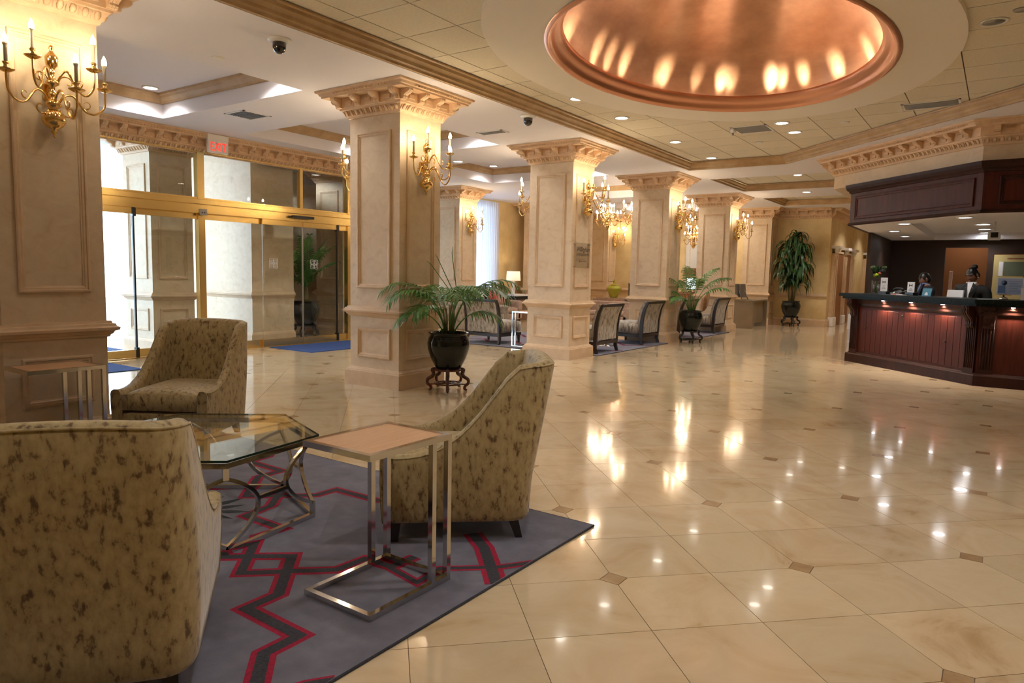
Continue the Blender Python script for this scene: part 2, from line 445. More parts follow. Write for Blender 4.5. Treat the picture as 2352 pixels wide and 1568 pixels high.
# tiled ceilings
EC = (-2.38, 6.95)
ct_me = MB().box(-.2945, .2945, -.2945, .2945, 0, .012).mesh('ceiling_tile', CTILE)
def inside(poly, x, y):
    r = False; n = len(poly)
    for i in range(n):
        (x1, y1), (x2, y2) = poly[i], poly[(i+1) % n]
        if (y1 > y) != (y2 > y) and x < (x2-x1)*(y-y1)/(y2-y1)+x1: r = not r
    return r
tc = empty('ceiling_grid', (0, 0, 0)); tc['kind'] = 'structure'
def clip(poly, cl):
    """Sutherland-Hodgman against convex clockwise polygon cl."""
    out = poly
    n = len(cl)
    for i in range(n):
        a, b = cl[i], cl[(i+1) % n]
        def ins(p): return (b[0]-a[0])*(p[1]-a[1])-(b[1]-a[1])*(p[0]-a[0]) <= 1e-9
        inp = out; out = []
        for j in range(len(inp)):
            p, q = inp[j-1], inp[j]
            if ins(q) != ins(p):
                d1 = (b[0]-a[0])*(p[1]-a[1])-(b[1]-a[1])*(p[0]-a[0]); d2 = (b[0]-a[0])*(q[1]-a[1])-(b[1]-a[1])*(q[0]-a[0])
                t = d1/(d1-d2); out.append((p[0]+(q[0]-p[0])*t, p[1]+(q[1]-p[1])*t))
            if ins(q): out.append(q)
        if not out: return []
    return out
back = MB()
def tiled(poly, skip_ellipse):
    xs = [p[0] for p in poly]; ys = [p[1] for p in poly]
    i0 = math.floor((min(xs)+4.66)/.6)-1; i1 = math.ceil((max(xs)+4.66)/.6)+1
    j0 = math.floor((min(ys)-4.31)/.6)-1; j1 = math.ceil((max(ys)-4.31)/.6)+1
    for i in range(i0, i1):
        for j in range(j0, j1):
            x = -4.66+.6*i; y = 4.31+.6*j; cx, cy = x+.3, y+.3
            if skip_ellipse and ((cx-EC[0])/1.72)**2+((cy-EC[1])/2.55)**2 < 1: continue
            sq = [(x+.0055, y+.0055), (x+.5945, y+.0055), (x+.5945, y+.5945), (x+.0055, y+.5945)]
            q = clip(sq, poly)
            if len(q) < 3: continue
            if len(q) == 4 and all(abs(a[0]-b[0]) < 1e-6 and abs(a[1]-b[1]) < 1e-6 for a, b in zip(sorted(q), sorted(sq))):
                inst(ct_me, 'ceiling_tile', tc, (cx, cy, TZ))
            else:
                MB().prism(q, TZ, TZ+.012).build('ceiling_tile', CTILE, tc)
            big = clip([(x, y), (x+.6, y), (x+.6, y+.6), (x, y+.6)], poly)
            if len(big) > 2: back.add([(a, b, TZ+.007) for a, b in big], [tuple(range(len(big)))])
tiled(REC, True)
for c in FARR: tiled(opening(*c), False)
back.build('tee_grid', CGRID, tc)
# dome: plaster ring, copper rim, copper dome
def ell(a, b, n=72): return [(EC[0]+a*math.cos(2*PI*i/n), EC[1]+b*math.sin(2*PI*i/n)) for i in range(n)]
N = 72
rg = MB()
loopsz = [(2.01, 2.87, 3.475), (2.01, 2.87, 3.425), (1.50, 2.18, 3.425), (1.50, 2.18, 3.475)]
vs = [];
for a, b, z in loopsz: vs += [(x, y, z) for x, y in ell(a, b)]
fs = []
for k in range(3):
    for i in range(N): fs.append((k*N+i, k*N+(i+1) % N, (k+1)*N+(i+1) % N, (k+1)*N+i))
rg.add(vs, fs, False)
dome = empty('ceiling_dome', (0, 0, 0)); dome['kind'] = 'structure'
rg.build('plaster_ring', COVEW, dome)
rim = MB(); vs = []; fs = []
prof = [(0.02, 3.42), (.0, 3.405), (-.02, 3.40), (-.03, 3.415), (-.04, 3.42), (-.055, 3.435), (-.06, 3.46), (-.09, 3.49), (-.125, 3.50), (-.13, 3.515), (-.145, 3.525), (-.15, 3.56), (-.14, 3.565), (-.13, 3.53), (-.02, 3.50)]
for o_, z in prof: vs += [(x, y, z) for x, y in ell(1.51+o_, 2.19+o_)]
for k in range(len(prof)-1):
    for i in range(N): fs.append((k*N+i, k*N+(i+1) % N, (k+1)*N+(i+1) % N, (k+1)*N+i))
rim.add(vs, fs, True); rim.build('copper_rim', COPRIM, dome)
dm = MB(); vs = []; fs = []
K = 16
for k in range(K+1):
    t = k/K; a = t*PI/2
    r = max(math.cos(a), .001)**.75; z = 3.50+1.05*math.sin(a)
    vs += [(x, y, z) for x, y in ell(1.66*r, 2.36*r)]
vs2 = [(x, y, 3.50) for x, y in ell(1.49, 2.17)]
for k in range(K):
    for i in range(N): fs.append((k*N+i, k*N+(i+1) % N, (k+1)*N+(i+1) % N, (k+1)*N+i))
o_ = len(vs); vs += vs2
for i in range(N): fs.append((i, (i+1) % N, o_+(i+1) % N, o_+i))
dm.add(vs, fs, True); dm.build('copper_vault', COPPER, dome)
cb = MB().ellipsoid((0, 0, 0), (.022, .022, .03), 8, 4).mesh('cove_bulb', COVEB)
for i in range(38):
    a = 2*PI*(i+.5+.4*math.sin(i*2.4))/38
    inst(cb, 'cove_bulb', dome, (EC[0]+1.62*math.cos(a), EC[1]+2.32*math.sin(a), 3.545))
    tx, ty = math.cos(a), math.sin(a)
    dv = Vector((tx*.03, ty*.03, 1)).normalized()
    lamp('cove_uplight', 'SPOT', (EC[0]+1.585*tx, EC[1]+2.28*ty, 3.53), 40*(.35+1.1*abs(math.sin(i*1.7))), (1, .84, .62), .035, dv.to_track_quat('-Z', 'Y').to_euler(), cone=.60, blend=.9)

# ---------------- cornice kit (used on columns, walls, soffit)
capital = [(0, 3.03), (.018, 3.035), (.024, 3.05), (.03, 3.055), (.045, 3.085), (.065, 3.115), (.082, 3.12), (.085, 3.138), (.10, 3.14), (.10, 3.245), (.225, 3.245), (.228, 3.262), (.24, 3.268), (.252, 3.29), (.275, 3.298), (.28, 3.318), (0, 3.318)]
rail = [(0, .795), (.015, .80), (.02, .815), (.03, .82), (.04, .84), (.065, .85), (.068, .868), (.05, .878), (.045, .895), (.028, .90), (.025, .915), (0, .917)]
basep = [(0, 0), (.05, 0), (.05, .165), (.036, .17), (.034, .182), (.022, .19), (.012, .205), (0, .208)]
# carved bracket: side profile extruded (out +Y, up +Z)
bp_ = [(0, .0), (.022, .002), (.035, .018), (.034, .034), (.05, .048), (.075, .054), (.098, .066), (.112, .082), (.112, .102), (0, .102)]
bm_ = MB()
for w0, w1, dd in ((-.036, .036, 0), (-.030, -.012, .006), (-.009, .009, .008), (.012, .030, .006)):
    n = len(bp_)
    P_ = [(y+(dd if y > .01 else 0), z) for y, z in bp_]
    bm_.add([(w0, y, z) for y, z in P_]+[(w1, y, z) for y, z in P_], [tuple(range(n)), tuple(range(2*n-1, n-1, -1))]+[(i, n+i, n+(i+1) % n, (i+1) % n) for i in range(n)])
bracket_me = bm_.mesh('bracket', CORN)
cof_me = MB().box(-.045, .045, 0, .016, .015, .07, bev=.006).mesh('rosette_panel', CORN)
def carve(mb, a, b, nrm):
    """leaf band (small cups and darts) and top bead between 2D points a,b with outward normal nrm"""
    a = Vector(a); b = Vector(b); L_ = (b-a).length; t = (b-a)/L_; nv = Vector(nrm)
    k = max(2, int(L_/.075)); st = L_/k
    for i in range(k):
        c = a+t*(st*(i+.5)) + nv*.052
        M = TR(c.x, c.y, 3.087) @ Matrix(((t.x, nv.x, 0, 0), (t.y, nv.y, 0, 0), (0, 0, 1, 0), (0, 0, 0, 1))) @ Matrix.Rotation(-.65, 4, 'X')
        mb.ellipsoid((0, 0, 0), (.024, .012, .036), 6, 4, M)
        mb.ellipsoid((st/2, 0, -.006), (.007, .012, .03), 4, 3, M)
    k2 = max(3, int(L_/.045)); st = L_/k2
    for i in range(k2):
        c = a+t*(st*(i+.5)) + nv*.246
        mb.box(c.x-.011, c.x+.011, c.y-.011, c.y+.011, 3.268, 3.283)

# ---------------- columns
def panel_frame(w, h):
    """applied frame moulding lying in the XZ plane, facing -Y, origin at its centre"""
    pr = [(0, 0), (0, .016), (.008, .02), (.018, .02), (.022, .012), (.036, .012), (.042, .006), (.05, .004), (.05, 0)]
    m = MB(); path = [(-w/2, -h/2), (-w/2, h/2), (w/2, h/2), (w/2, -h/2)]
    m.sweep(path, [(-a, b) for a, b in pr], closed=True)
    return m
def frame_mesh(w, h, mat=None):
    m = panel_frame(w, h); m.v = [(x, -z, y) for x, y, z in m.v]
    return m.mesh('panel_moulding', mat or TRIM)
XW, YW = .78, .67
fm_ux = frame_mesh(XW-.25, 1.735); fm_uy = frame_mesh(YW-.21, 1.735)
fm_lx = frame_mesh(XW-.25, .345); fm_ly = frame_mesh(YW-.21, .345)
def make_column():
    r = empty('column', (0, 0, 0))
    MB().box(-XW/2, XW/2, -YW/2, YW/2, 0, 3.2).build('shaft', CREAM, r)
    # clockwise path so that "left" is outward
    path = [(-XW/2, -YW/2), (-XW/2, YW/2), (XW/2, YW/2), (XW/2, -YW/2)]
    MB().sweep(path, capital, closed=True).build('capital', CORN, r)
    MB().sweep(path, rail, closed=True).build('chair_rail', TRIM, r)
    MB().sweep(path, basep, closed=True).build('base', TRIM, r)
    lb = MB()
    for i in range(4):
        a = Vector(path[i]); b = Vector(path[(i+1) % 4]); t = (b-a).normalized(); nv = Vector((-t.y, t.x))
        carve(lb, a-t*.03, b+t*.03, nv)
    o = lb.build('carved_band', CORN, r); o['kind'] = 'stuff'
    for sx, rz in ((0, 0), (1, PI/2), (2, PI), (3, -PI/2)):
        w, d = (XW, YW) if sx % 2 == 0 else (YW, XW)
        n = 4 if w > .7 else 4
        ww = w+.2-.08
        M = RZ(rz)
        for k in range(n):
            xx = -ww/2+ww*k/(n-1)
            p = M @ Vector((xx, -(d/2+.10), 3.142))
            inst(bracket_me, 'bracket', r, p, rz+PI)
            if k < n-1:
                p = M @ Vector((xx+ww/(n-1)/2, -(d/2+.098), 3.15)); inst(cof_me, 'rosette_panel', r, p, rz+PI)
        inst(fm_ux if sx % 2 == 0 else fm_uy, 'panel_moulding', r, M @ Vector((0, -d/2, 1.995)), rz)
        inst(fm_lx if sx % 2 == 0 else fm_ly, 'panel_moulding', r, M @ Vector((0, -d/2, .50)), rz)
    return r
column0 = make_column()
CX = -5.45-XW/2
rows = [(CX, 1.88+YW/2, 'wide cream panelled column at far left of the photo, behind the tall side table'),
        (CX, 5.65+YW/2, 'cream panelled column right behind the big palm in the dark pot'),
        (CX, 9.40+YW/2, 'cream panelled column carrying the clear acrylic direction plate'),
        (CX, 13.17+YW/2, 'cream panelled column just left of the second potted palm'),
        (CX, 16.94+YW/2, 'peach toned panelled column behind the lounge chair with gold pillow'),
        (CX, 20.68+YW/2, 'half-hidden panelled column behind the taupe computer desk'),
        (-10.6-XW/2, 5.65+YW/2, 'pale column seen through the left panes of the glass entrance doors'),
        (-10.6-XW/2, 9.42+YW/2, 'pale column beyond the glass door behind the vestibule palm'),
        (-10.6-XW/2, 13.0+YW/2, 'cream column beside the sheer window curtain in the lounge'),
        (-10.6-XW/2, 16.9+YW/2, 'cream column behind the lit table lamp in the lounge'),
        (-10.6-XW/2, 20.66+YW/2, 'daylit white-looking column left of the chartreuse jar')]
for i, (x, y, lab) in enumerate(rows):
    c = column0 if i == 0 else copy_tree(column0)
    c.location = (x, y, 0); tag(c, lab, 'column', 'panelled columns of the lobby', 'structure')

# ---------------- walls
def wall_box(name, x0, x1, y0, y1, z0=0, z1=4.8, mat=WALLY): return struct(MB().box(x0, x1, y0, y1, z0, z1).build(name, mat))
def dress(parent, path, height_items=('base', 'rail', 'crown'), mat=TRIM, brk=True):
    """base, chair rail, cornice with brackets along a path (left of travel is the room side)"""
    if 'base' in height_items: MB().sweep(path, basep).build('baseboard', mat, parent)
    if 'rail' in height_items: MB().sweep(path, rail).build('chair_rail', mat, parent)
    if 'crown' in height_items:
        MB().sweep(path, capital).build('cornice', CORN, parent)
        lb = MB()
        for a, b in zip(path[:-1], path[1:]):
            a = Vector(a); b = Vector(b); t = (b-a).normalized(); nv = Vector((-t.y, t.x)); L_ = (b-a).length
            carve(lb, a, b, nv)
            if brk:
                n = int(L_/.25)
                for k in range(n):
                    p = a+t*(L_*(k+.5)/n)+nv*.10
                    inst(bracket_me, 'bracket', parent, (p.x, p.y, 3.142), math.atan2(nv.y, nv.x)-PI/2)
                    q = p + t*(L_/n/2)-nv*.002
                    if k < n-1: inst(cof_me, 'rosette_panel', parent, (q.x, q.y, 3.15), math.atan2(nv.y, nv.x)-PI/2)
        o = lb.build('carved_band', CORN, parent); o['kind'] = 'stuff'
# far wall behind the dracaena and the lounge end wall
wf = wall_box('wall_back', -12.4, -3.99, 21.25, 21.45)
dress(wf, [(-3.99, 21.25), (-10.6, 21.25)])
# the wall travels toward -X with room on its left? left of (-1,0) is (0,-1): room side. good
# corridor wall with lift doors
wc = wall_box('wall_left', -4.19, -3.99, 21.45, 39)
dress(wc, [(-3.99, 39), (-3.99, 21.25)][::-1] if False else [(-3.99, 39), (-3.99, 21.26)], ('base', 'crown'), brk=False)
# right wall of the corridor and reception back
wr = struct(MB().box(-2.2, 3.3, 19.4, 19.55, 0, 4.8).box(-2.2, -2.05, 17.6, 19.4, 0, 4.8).build('wall_right', DARKW))
struct(MB().box(-2.2, -2.05, 19.55, 39, 0, 4.8).build('wall_corridor', WALLY))
struct(MB().box(-4.2, -2, 38.9, 39.1, 0, 4.8).build('wall_far', WALLY))
struct(MB().box(3.2, 3.35, -3.4, 39, 0, 4.8).build('wall_east', WALLY))
struct(MB().box(-12.4, 3.3, -3.4, -3.2, 0, 4.8).build('wall_behind', WALLY))
struct(MB().box(-12.6, 3.4, -3.4, 39.1, 4.8, 4.9).build('roof', CONC))
# door wall side: solid pieces
DX = -10.15
wd = struct(MB().box(-10.5, -10.15, -3.2, 3.2, 0, 3.4).box(-10.5, -10.15, 10.4, 10.6, 0, 3.4).box(-10.5, -10.22, 3.2, 10.4, 3.09, 3.4).box(-12.4, -10.15, 10.4, 10.6, 0, 4.8).box(-10.5, -10.15, -3.2, 10.6, 3.4, 4.8).build('wall_entrance', CREAM))
# frieze and cornice over the doors
dress(wd, [(-10.15, 10.4), (-10.15, -3.2)], ('crown',))
ww = struct(MB().box(-12.0, -11.65, 10.6, 14.1, 0, .25).box(-12.0, -11.65, 10.6, 14.1, 3.2, 4.8).box(-12.0, -11.65, 15.7, 21.4, 0, 4.8).box(-12.0, -11.65, 14.1, 15.7, 3.2, 4.8).box(-12, -11.65, 14.1, 15.7, 0, .25).box(-12, -11.65, 10.6, 11.2, 0, 4.8).build('wall_lounge', WALLY))
dress(ww, [(-11.65, 21.2), (-11.65, 15.7)], ('base', 'rail'), brk=False)
wn = empty('window_1', (-11.8, 0, 0)); struct(wn)
MB().box(-.02, .02, 11.2, 15.7, .25, .31).box(-.02, .02, 11.2, 15.7, 3.12, 3.2).box(-.02, .02, 11.2, 11.26, .25, 3.2).box(-.02, .02, 13.4, 13.46, .25, 3.2).box(-.02, .02, 15.64, 15.7, .25, 3.2).build('window_frame', WHITEP, wn)
MB().box(-.004, .004, 11.2, 15.7, .25, 3.2).build('pane', PANE, wn)
# curtain: pleated sheer
cm = MB(); pts = []
for i in range(121):
    y = 14.2+1.65*i/120; pts.append((-11.5+.03*math.sin(i*1.05)+.01*math.sin(i*2.3), y))
vs = [(x, y, .03) for x, y in pts]+[(x, y, 3.25) for x, y in pts]; n = len(pts)
cm.add(vs, [(i, i+1, n+i+1, n+i) for i in range(n-1)], True)
ml, nt, b = _new('sheer_cloth'); b.inputs['Base Color'].default_value = (.82, .84, .95, 1); b.inputs['Roughness'].default_value = .9; b.inputs['Transmission Weight'].default_value = 0
tr = nd(nt, 'ShaderNodeBsdfTranslucent'); tr.inputs[0].default_value = (.85, .88, 1, 1); tp = nd(nt, 'ShaderNodeBsdfTransparent')
mx = nd(nt, 'ShaderNodeMixShader'); mx.inputs[0].default_value = .55; mx2 = nd(nt, 'ShaderNodeMixShader'); mx2.inputs[0].default_value = .25
outn = nt.nodes['Material Output']; nt.links.new(b.outputs[0], mx.inputs[1]); nt.links.new(tr.outputs[0], mx.inputs[2]); nt.links.new(mx.outputs[0], mx2.inputs[1]); nt.links.new(tp.outputs[0], mx2.inputs[2]); nt.links.new(mx2.outputs[0], outn.inputs[0])
o = cm.build('curtain', MATS['sheer_cloth']); tag(o, 'sheer white floor-length curtain hanging at the lounge window', 'curtain')

# lift doorways along the corridor: pilasters with white capitals
pil = empty('pilaster', (0, 0, 0))
MB().box(0, .09, -.19, .19, 0, 2.08).box(.09, .115, -.14, -.05, .3, 2.0).box(.09, .115, .05, .14, .3, 2.0).build('shaft', TRIM, pil)
MB().box(0, .14, -.24, .24, 0, .26, bev=.01).build('plinth', SHEER, pil)  # white instead of trim: daylight on the plinth is put into its colour
MB().sweep([(.09, .19), (.09, -.19)], [(0, 2.08), (.02, 2.09), (.03, 2.13), (.06, 2.16), (.07, 2.2), (.11, 2.22), (.12, 2.28), (0, 2.28)]).box(0, .21, -.3, .3, 2.21, 2.28).build('capital', SHEER, pil)
tag(pil, None, None)
ys = [21.75, 23.2, 24.5, 27.3, 30.3, 32.2, 34.5]
labs = ['nearest white-capped pilaster on the lift corridor wall', 'second white-capped pilaster along the corridor wall', 'third white-capped pilaster, left of the flower vase', 'lone white-capped pilaster right behind the flower vase', 'white-capped pilaster lit by daylight beyond the vase', 'next daylit pilaster deeper in the corridor', 'deepest daylit pilaster before the dark reception wall']
for i, y in enumerate(ys):
    p = pil if i == 0 else copy_tree(pil)
    p.location = (-3.99, y, 0); tag(p, labs[i], 'pilaster', 'white-capped pilasters in the lift corridor', 'structure')
for i, (y0, y1) in enumerate(((21.98, 22.97), (23.45, 24.25), (27.6, 30.0), (32.5, 34.2))):
    dd_ = empty('door_%d' % (2+i), (-3.97, (y0+y1)/2, 0)); struct(dd_)
    w = (y1-y0)/2
    MB().box(0, .05, -w, w, 0, 2.12).build('door_leaf', GOLDF if False else TWOOD, dd_)
    MB().box(.0, .07, -w, -w+.06, 0, 2.15).box(.0, .07, w-.06, w, 0, 2.15).box(0, .07, -w, w, 2.09, 2.15).build('door_frame', TRIM, dd_)

# ---------------- entrance: glass doors and outdoors
de = empty('door_1', (DX, 0, 0)); struct(de)
# header beam, sill, frames
MB().box(-.05, .14, 3.2, 10.4, 2.27, 2.345, bev=.004).box(-.05, .10, 3.2, 10.4, 2.14, 2.27).build('header_beam', GOLDA, de)
MB().box(-.04, .04, 3.2, 10.4, 3.045, 3.10, bev=.004).build('top_rail', GOLDA, de)
MB().box(-.04, .04, 3.2, 10.4, 2.345, 2.38).build('transom_rail', GOLDA, de)
for y in (3.25, 6.17, 9.15, 10.35): MB().box(-.05, .05, y-.055, y+.055, 0, 3.06, bev=.005).build('mullion', GOLDA, de)
for y in (8.05,): MB().box(-.04, .04, y-.03, y+.03, 2.38, 3.05).build('mullion', GOLDA, de)
MB().box(-.06, .06, 3.2, 10.4, 0, .012).build('threshold', GOLDA, de)
def leaf(y0, y1, dx=0):
    MB().box(dx-.022, dx+.022, y0+.005, y1-.005, .015, .13).box(dx-.022, dx+.022, y0+.005, y1-.005, 2.05, 2.14).build('door_rail', GOLDA, de)
    MB().box(dx-.005, dx+.005, y0+.008, y1-.008, .13, 2.05).build('pane', PANE, de)
leaf(3.31, 4.0); leaf(4.0, 5.12, .05); leaf(5.12, 6.11); leaf(6.23, 7.28); leaf(7.22, 8.05, .05); leaf(8.05, 8.82, .05); leaf(8.82, 9.1)
leaf(9.2, 10.3)
for y0, y1 in ((3.3, 6.11), (6.23, 8.02), (8.08, 9.1), (9.2, 10.3)): MB().box(-.005, .005, y0, y1, 2.38, 3.05).build('pane', PANE, de)
for y in (5.12, 8.82): MB().box(.02, .085, y-.012, y+.03, .015, .16).box(.045, .07, y-.008, y+.016, .1, 2.1).box(.02, .085, y-.012, y+.035, 2.02, 2.2).build('rubber_gasket', BLACKP, de)
MB().box(.045, .06, 8.035, 8.065, .13, 2.05).build('meeting_stile', METALG, de)
# etched square-knot emblems
em = MB()
def rr(cx, cy, h, t=.006):
    for a in (-1, 1):
        em.box(.0, .002, cx-h, cx+h, cy+a*h-t/2, cy+a*h+t/2); em.box(.0, .002, cx+a*h-t/2, cx+a*h+t/2, cy-h, cy+h)
for cy_ in (7.45, 8.30):
    for ax in (-1, 1):
        for az_ in (-1, 1): rr(cy_+ax*.042, 1.41+az_*.042, .036)
    rr(cy_, 1.41, .05); rr(cy_, 1.41, .018)
em.build('etched_emblem', PAPER, de, loc=(.0565, 0, 0))
b_ = MB(); b_.box(.14, .19, 7.75, 8.2, 2.19, 2.235, bev=.01); b_.build('motion_sensor', BLACKP, de)
MB().box(.10, .115, 6.10, 6.22, 2.11, 2.20).build('control_plate', METALG, de)
kb = MB()
for y in (6.14, 6.18): kb.lathe([(.011, 0), (.011, .004)], 10, TR(.115, y, 2.15) @ Matrix.Rotation(PI/2, 4, 'Y'))
kb.build('key_switch', BLACKP, de)
# vestibule pier between the columns
vp = struct(MB().box(-12.6, -10.6, 7.38, 8.25, 0, 3.4).box(-12.6, -12.2, 8.25, 12.0, 0, 3.4).build('wall_vestibule', CREAM))
dress(vp, [(-12.6, 7.38), (-10.6, 7.38), (-10.6, 8.25)][::-1], ('base', 'rail'), brk=False)
# exterior
struct(MB().box(-45, -12.6, -25, 45, -.12, -.02).build('ground', PAVE))
struct(MB().box(-12.65, -10.15, 2.5, 10.4, -.06, .001).build('floor_vestibule', MARBLE))
can = struct(MB().box(-17.5, -12.0, -2, 20, 3.45, 3.6).box(-12.6, -10.5, 2.5, 10.4, 3.38, 3.44).build('ceiling_canopy', CEIL))
for i, (x, y) in enumerate(((-13.6, 5.2), (-13.8, 8.2))):
    o = MB().lathe([(.16, 0), (.16, .01)], 20).build('canopy_light', DLIGHTC, loc=(x, y, 3.435)); tag(o, ['round light in outdoor canopy behind left transom pane', 'round light in outdoor canopy behind middle transom pane'][i], 'ceiling light', 'canopy lights outside')
struct(MB().box(-30.2, -30, -20, 40, 0, 1.0).build('wall_exterior', CONC))
def mat_obj(name, pts, lab):
    o = MB().prism(pts, .0005, .010).build(name, MATB); tag(o, lab, 'mat', 'blue entrance mats'); return o
mat_obj('entrance_mat', [(-10.0, 7.28), (-8.93, 7.28), (-8.93, 9.0), (-10.0, 9.0)], 'blue entrance mat inside the right pair of glass doors')
mat_obj('entrance_mat', [(-10.0, 2.9), (-8.95, 2.9), (-8.95, 4.62), (-10.0, 4.62)], 'blue entrance mat partly hidden by the far left column')
mat_obj('entrance_mat', [(-12.3, 6.35), (-10.25, 6.35), (-10.25, 7.2), (-12.3, 7.2)], 'blue mat outside the doors behind the palm stand')
mat_obj('entrance_mat', [(-12.3, 3.4), (-10.25, 3.4), (-10.25, 5.5), (-12.3, 5.5)], 'blue mat outside the leftmost glass door')

# ---------------- reception desk
ds = Vector((-s2, s2)); ns = Vector((s2, s2))
K0 = Vector((-.21, 10.83)); L0 = K0+ds*2.54
def P2(k, n=0): v = K0+ds*k+ns*n; return (v.x, v.y)
desk = empty('reception_desk', (0, 0, 0)); tag(desk, 'long angled mahogany reception desk under the wooden canopy', 'reception desk')
body = [P2(0), P2(2.54), P2(2.54, .62), (.05+.0, 11.45), (3.1, 11.45), (3.1, 10.83)]
def inset_path(off):  # front path from left end to right, room side on the left of travel? travel from right to left end
    return [(3.1, 10.83), P2(0), P2(2.54), P2(2.54, .62)]
# body
MB().prism([P2(0, .03), P2(2.51, .03), P2(2.51, .6), (.06, 11.45), (3.1, 11.45), (3.1, 10.86)], 0, 1.03).build('body', MAHOG, desk)
fp = [(3.1, 10.86), P2(0, .03), P2(2.51, .03), P2(2.51, .6)]
def rv(prof): return [(-o, z) for o, z in prof]
MB().sweep(fp[::-1], rv([(0, 0), (.055, 0), (.055, .13), (.045, .145), (.03, .15), (.02, .165), (0, .17)])).build('plinth', MAHOGD, desk)
MB().sweep(fp[::-1], rv([(0, .90), (.015, .905), (.03, .93), (.03, .96), (.05, .985), (.06, 1.03), (0, 1.03)])).build('cornice_rail', MAHOGD, desk)
# granite top
def ov(o): return [(3.1, 10.86-o), (K0.x+(.03-o)*.414, 10.86-o), P2(2.51+o+.04, .03-o), P2(2.51+o+.04, .66), (.03, 11.52), (3.1, 11.52)]
MB().prism(ov(.10), 1.03, 1.065).prism(ov(.14), 1.065, 1.12).build('granite_top', GRANITE, desk)
# raised planks / panels on the front
pk = MB().box(-.055, .055, -.008, 0, .20, .87, bev=.003).mesh('plank', MAHOG)
angD = math.atan2(ds.y, ds.x)+PI   # front faces -ns
k = .22
while k < 2.3:
    x, y = P2(k, .03); inst(pk, 'plank', desk, (x, y, 0), math.atan2(-ds.y, -ds.x)); k += .117
x = -.03
while x < 2.9:
    inst(pk, 'plank', desk, (x+.25, 10.86, 0), 0); x += .117
kn = MB().lathe([(0.0001, 0), (.014, 0), (.018, .008), (.012, .018), (.0001, .02)], 10).mesh('knob', STANDB)
for k_, z_ in ((2.15, .58), (1.35, .82), (.52, .52)):
    x, y = P2(k_, .018); inst(kn, 'knob', desk, (x, y, z_), rot=(PI/2, 0, math.atan2(-ds.y, -ds.x)))
# fluted pilasters + corbels at corners
def fl_pil():
    m = MB(); m.box(-.085, .085, -.03, 0, .0, .95)
    for i in range(-2, 3): m.tube([(i*.03, -.032, .22), (i*.03, -.032, .86)], .009, 6)
    return m.mesh('fluted_pilaster', MAHOGD)
fpm = fl_pil()
cbm = MB()
cp_ = [(0, 0), (.02, 0), (.035, .03), (.03, .07), (.045, .11), (.075, .14), (.10, .17), (.115, .21), (.105, .24), (.12, .26), (.12, .28), (0, .28)]
n = len(cp_)
for w0, w1, dd in ((-.06, .06, 0), (-.045, -.02, .008), (-.01, .01, .012), (.02, .045, .008)):
    Q = [(-(y+(dd if y > .01 else 0)), z) for y, z in cp_]
    cbm.add([(w0, y, z) for y, z in Q]+[(w1, y, z) for y, z in Q], [tuple(range(n-1, -1, -1)), tuple(range(n, 2*n))]+[(i, (i+1) % n, n+(i+1) % n, n+i) for i in range(n)])
cbme = cbm.mesh('corbel', MAHOGD)
rzD = math.atan2(-ds.y, -ds.x)
for k_ in (.10, 2.42):
    x, y = P2(k_, .03); inst(fpm, 'fluted_pilaster', desk, (x, y, 0), rzD); inst(cbme, 'corbel', desk, (*P2(k_, 0), .75), rzD)
inst(fpm, 'fluted_pilaster', desk, (K0.x+.12, 10.86, 0), 0); inst(cbme, 'corbel', desk, (K0.x+.12, 10.83, .75), 0)
x, y = P2(2.51, .12); inst(cbme, 'corbel', desk, (x, y, .75), rzD-PI/2)
# strip lights beneath the counter edge
ul = MB().lathe([(.022, 0), (.022, .008)], 12).mesh('puck_light', DLIGHTC)
spots_ = [P2(1.72, -.045), P2(1.14, -.045), P2(.55, -.045), (.15, 10.79)]
for x, y in spots_:
    inst(ul, 'puck_light', desk, (x, y, 1.02))
    lamp('counter_lamp', 'SPOT', (x, y, 1.012), TUNE['desk']*1.6, (1, .80, .66), .015, (0, 0, 0), cone=2.6, blend=.9)

# ---------------- canopy over the desk
wk = [(-.27, 10.63), (-2.07, 12.43)]
canopy = empty('desk_canopy', (0, 0, 0)); tag(canopy, 'dark wood canopy box above the reception desk', 'canopy')
pth = [(3.1, 10.63), wk[0], wk[1], (-2.07, 17.55)][::-1]
MB().sweep(pth, rv([(0, 2.2), (.012, 2.2), (.02, 2.215), (.012, 2.235), (0, 2.24), (0, 2.70), (.02, 2.705), (.03, 2.73), (.06, 2.75), (.075, 2.79), (.085, 2.83), (-.03, 2.83), (-.03, 2.2), (0, 2.2)])).build('fascia', MAHOG, canopy)
MB().sweep(pth, rv([(0.001, 2.705), (.021, 2.706), (.032, 2.731), (.062, 2.751), (.077, 2.791), (.088, 2.833), (0, 2.833)])).build('crown', MAHOGD, canopy)
MB().sweep(pth, rv([(0.0, 2.196), (.016, 2.197), (.024, 2.215), (.016, 2.238), (0, 2.242)])).build('bottom_bead', MAHOGD, canopy)
pfm = frame_mesh(2.3, .36, MAHOG); vm = Vector(((wk[0][0]+wk[1][0])/2, (wk[0][1]+wk[1][1])/2, 2.47))
inst(pfm, 'panel_moulding', canopy, vm, rzD)
inst(frame_mesh(1.5, .36, MAHOGD), 'panel_moulding', canopy, (.65, 10.63, 2.47), 0)
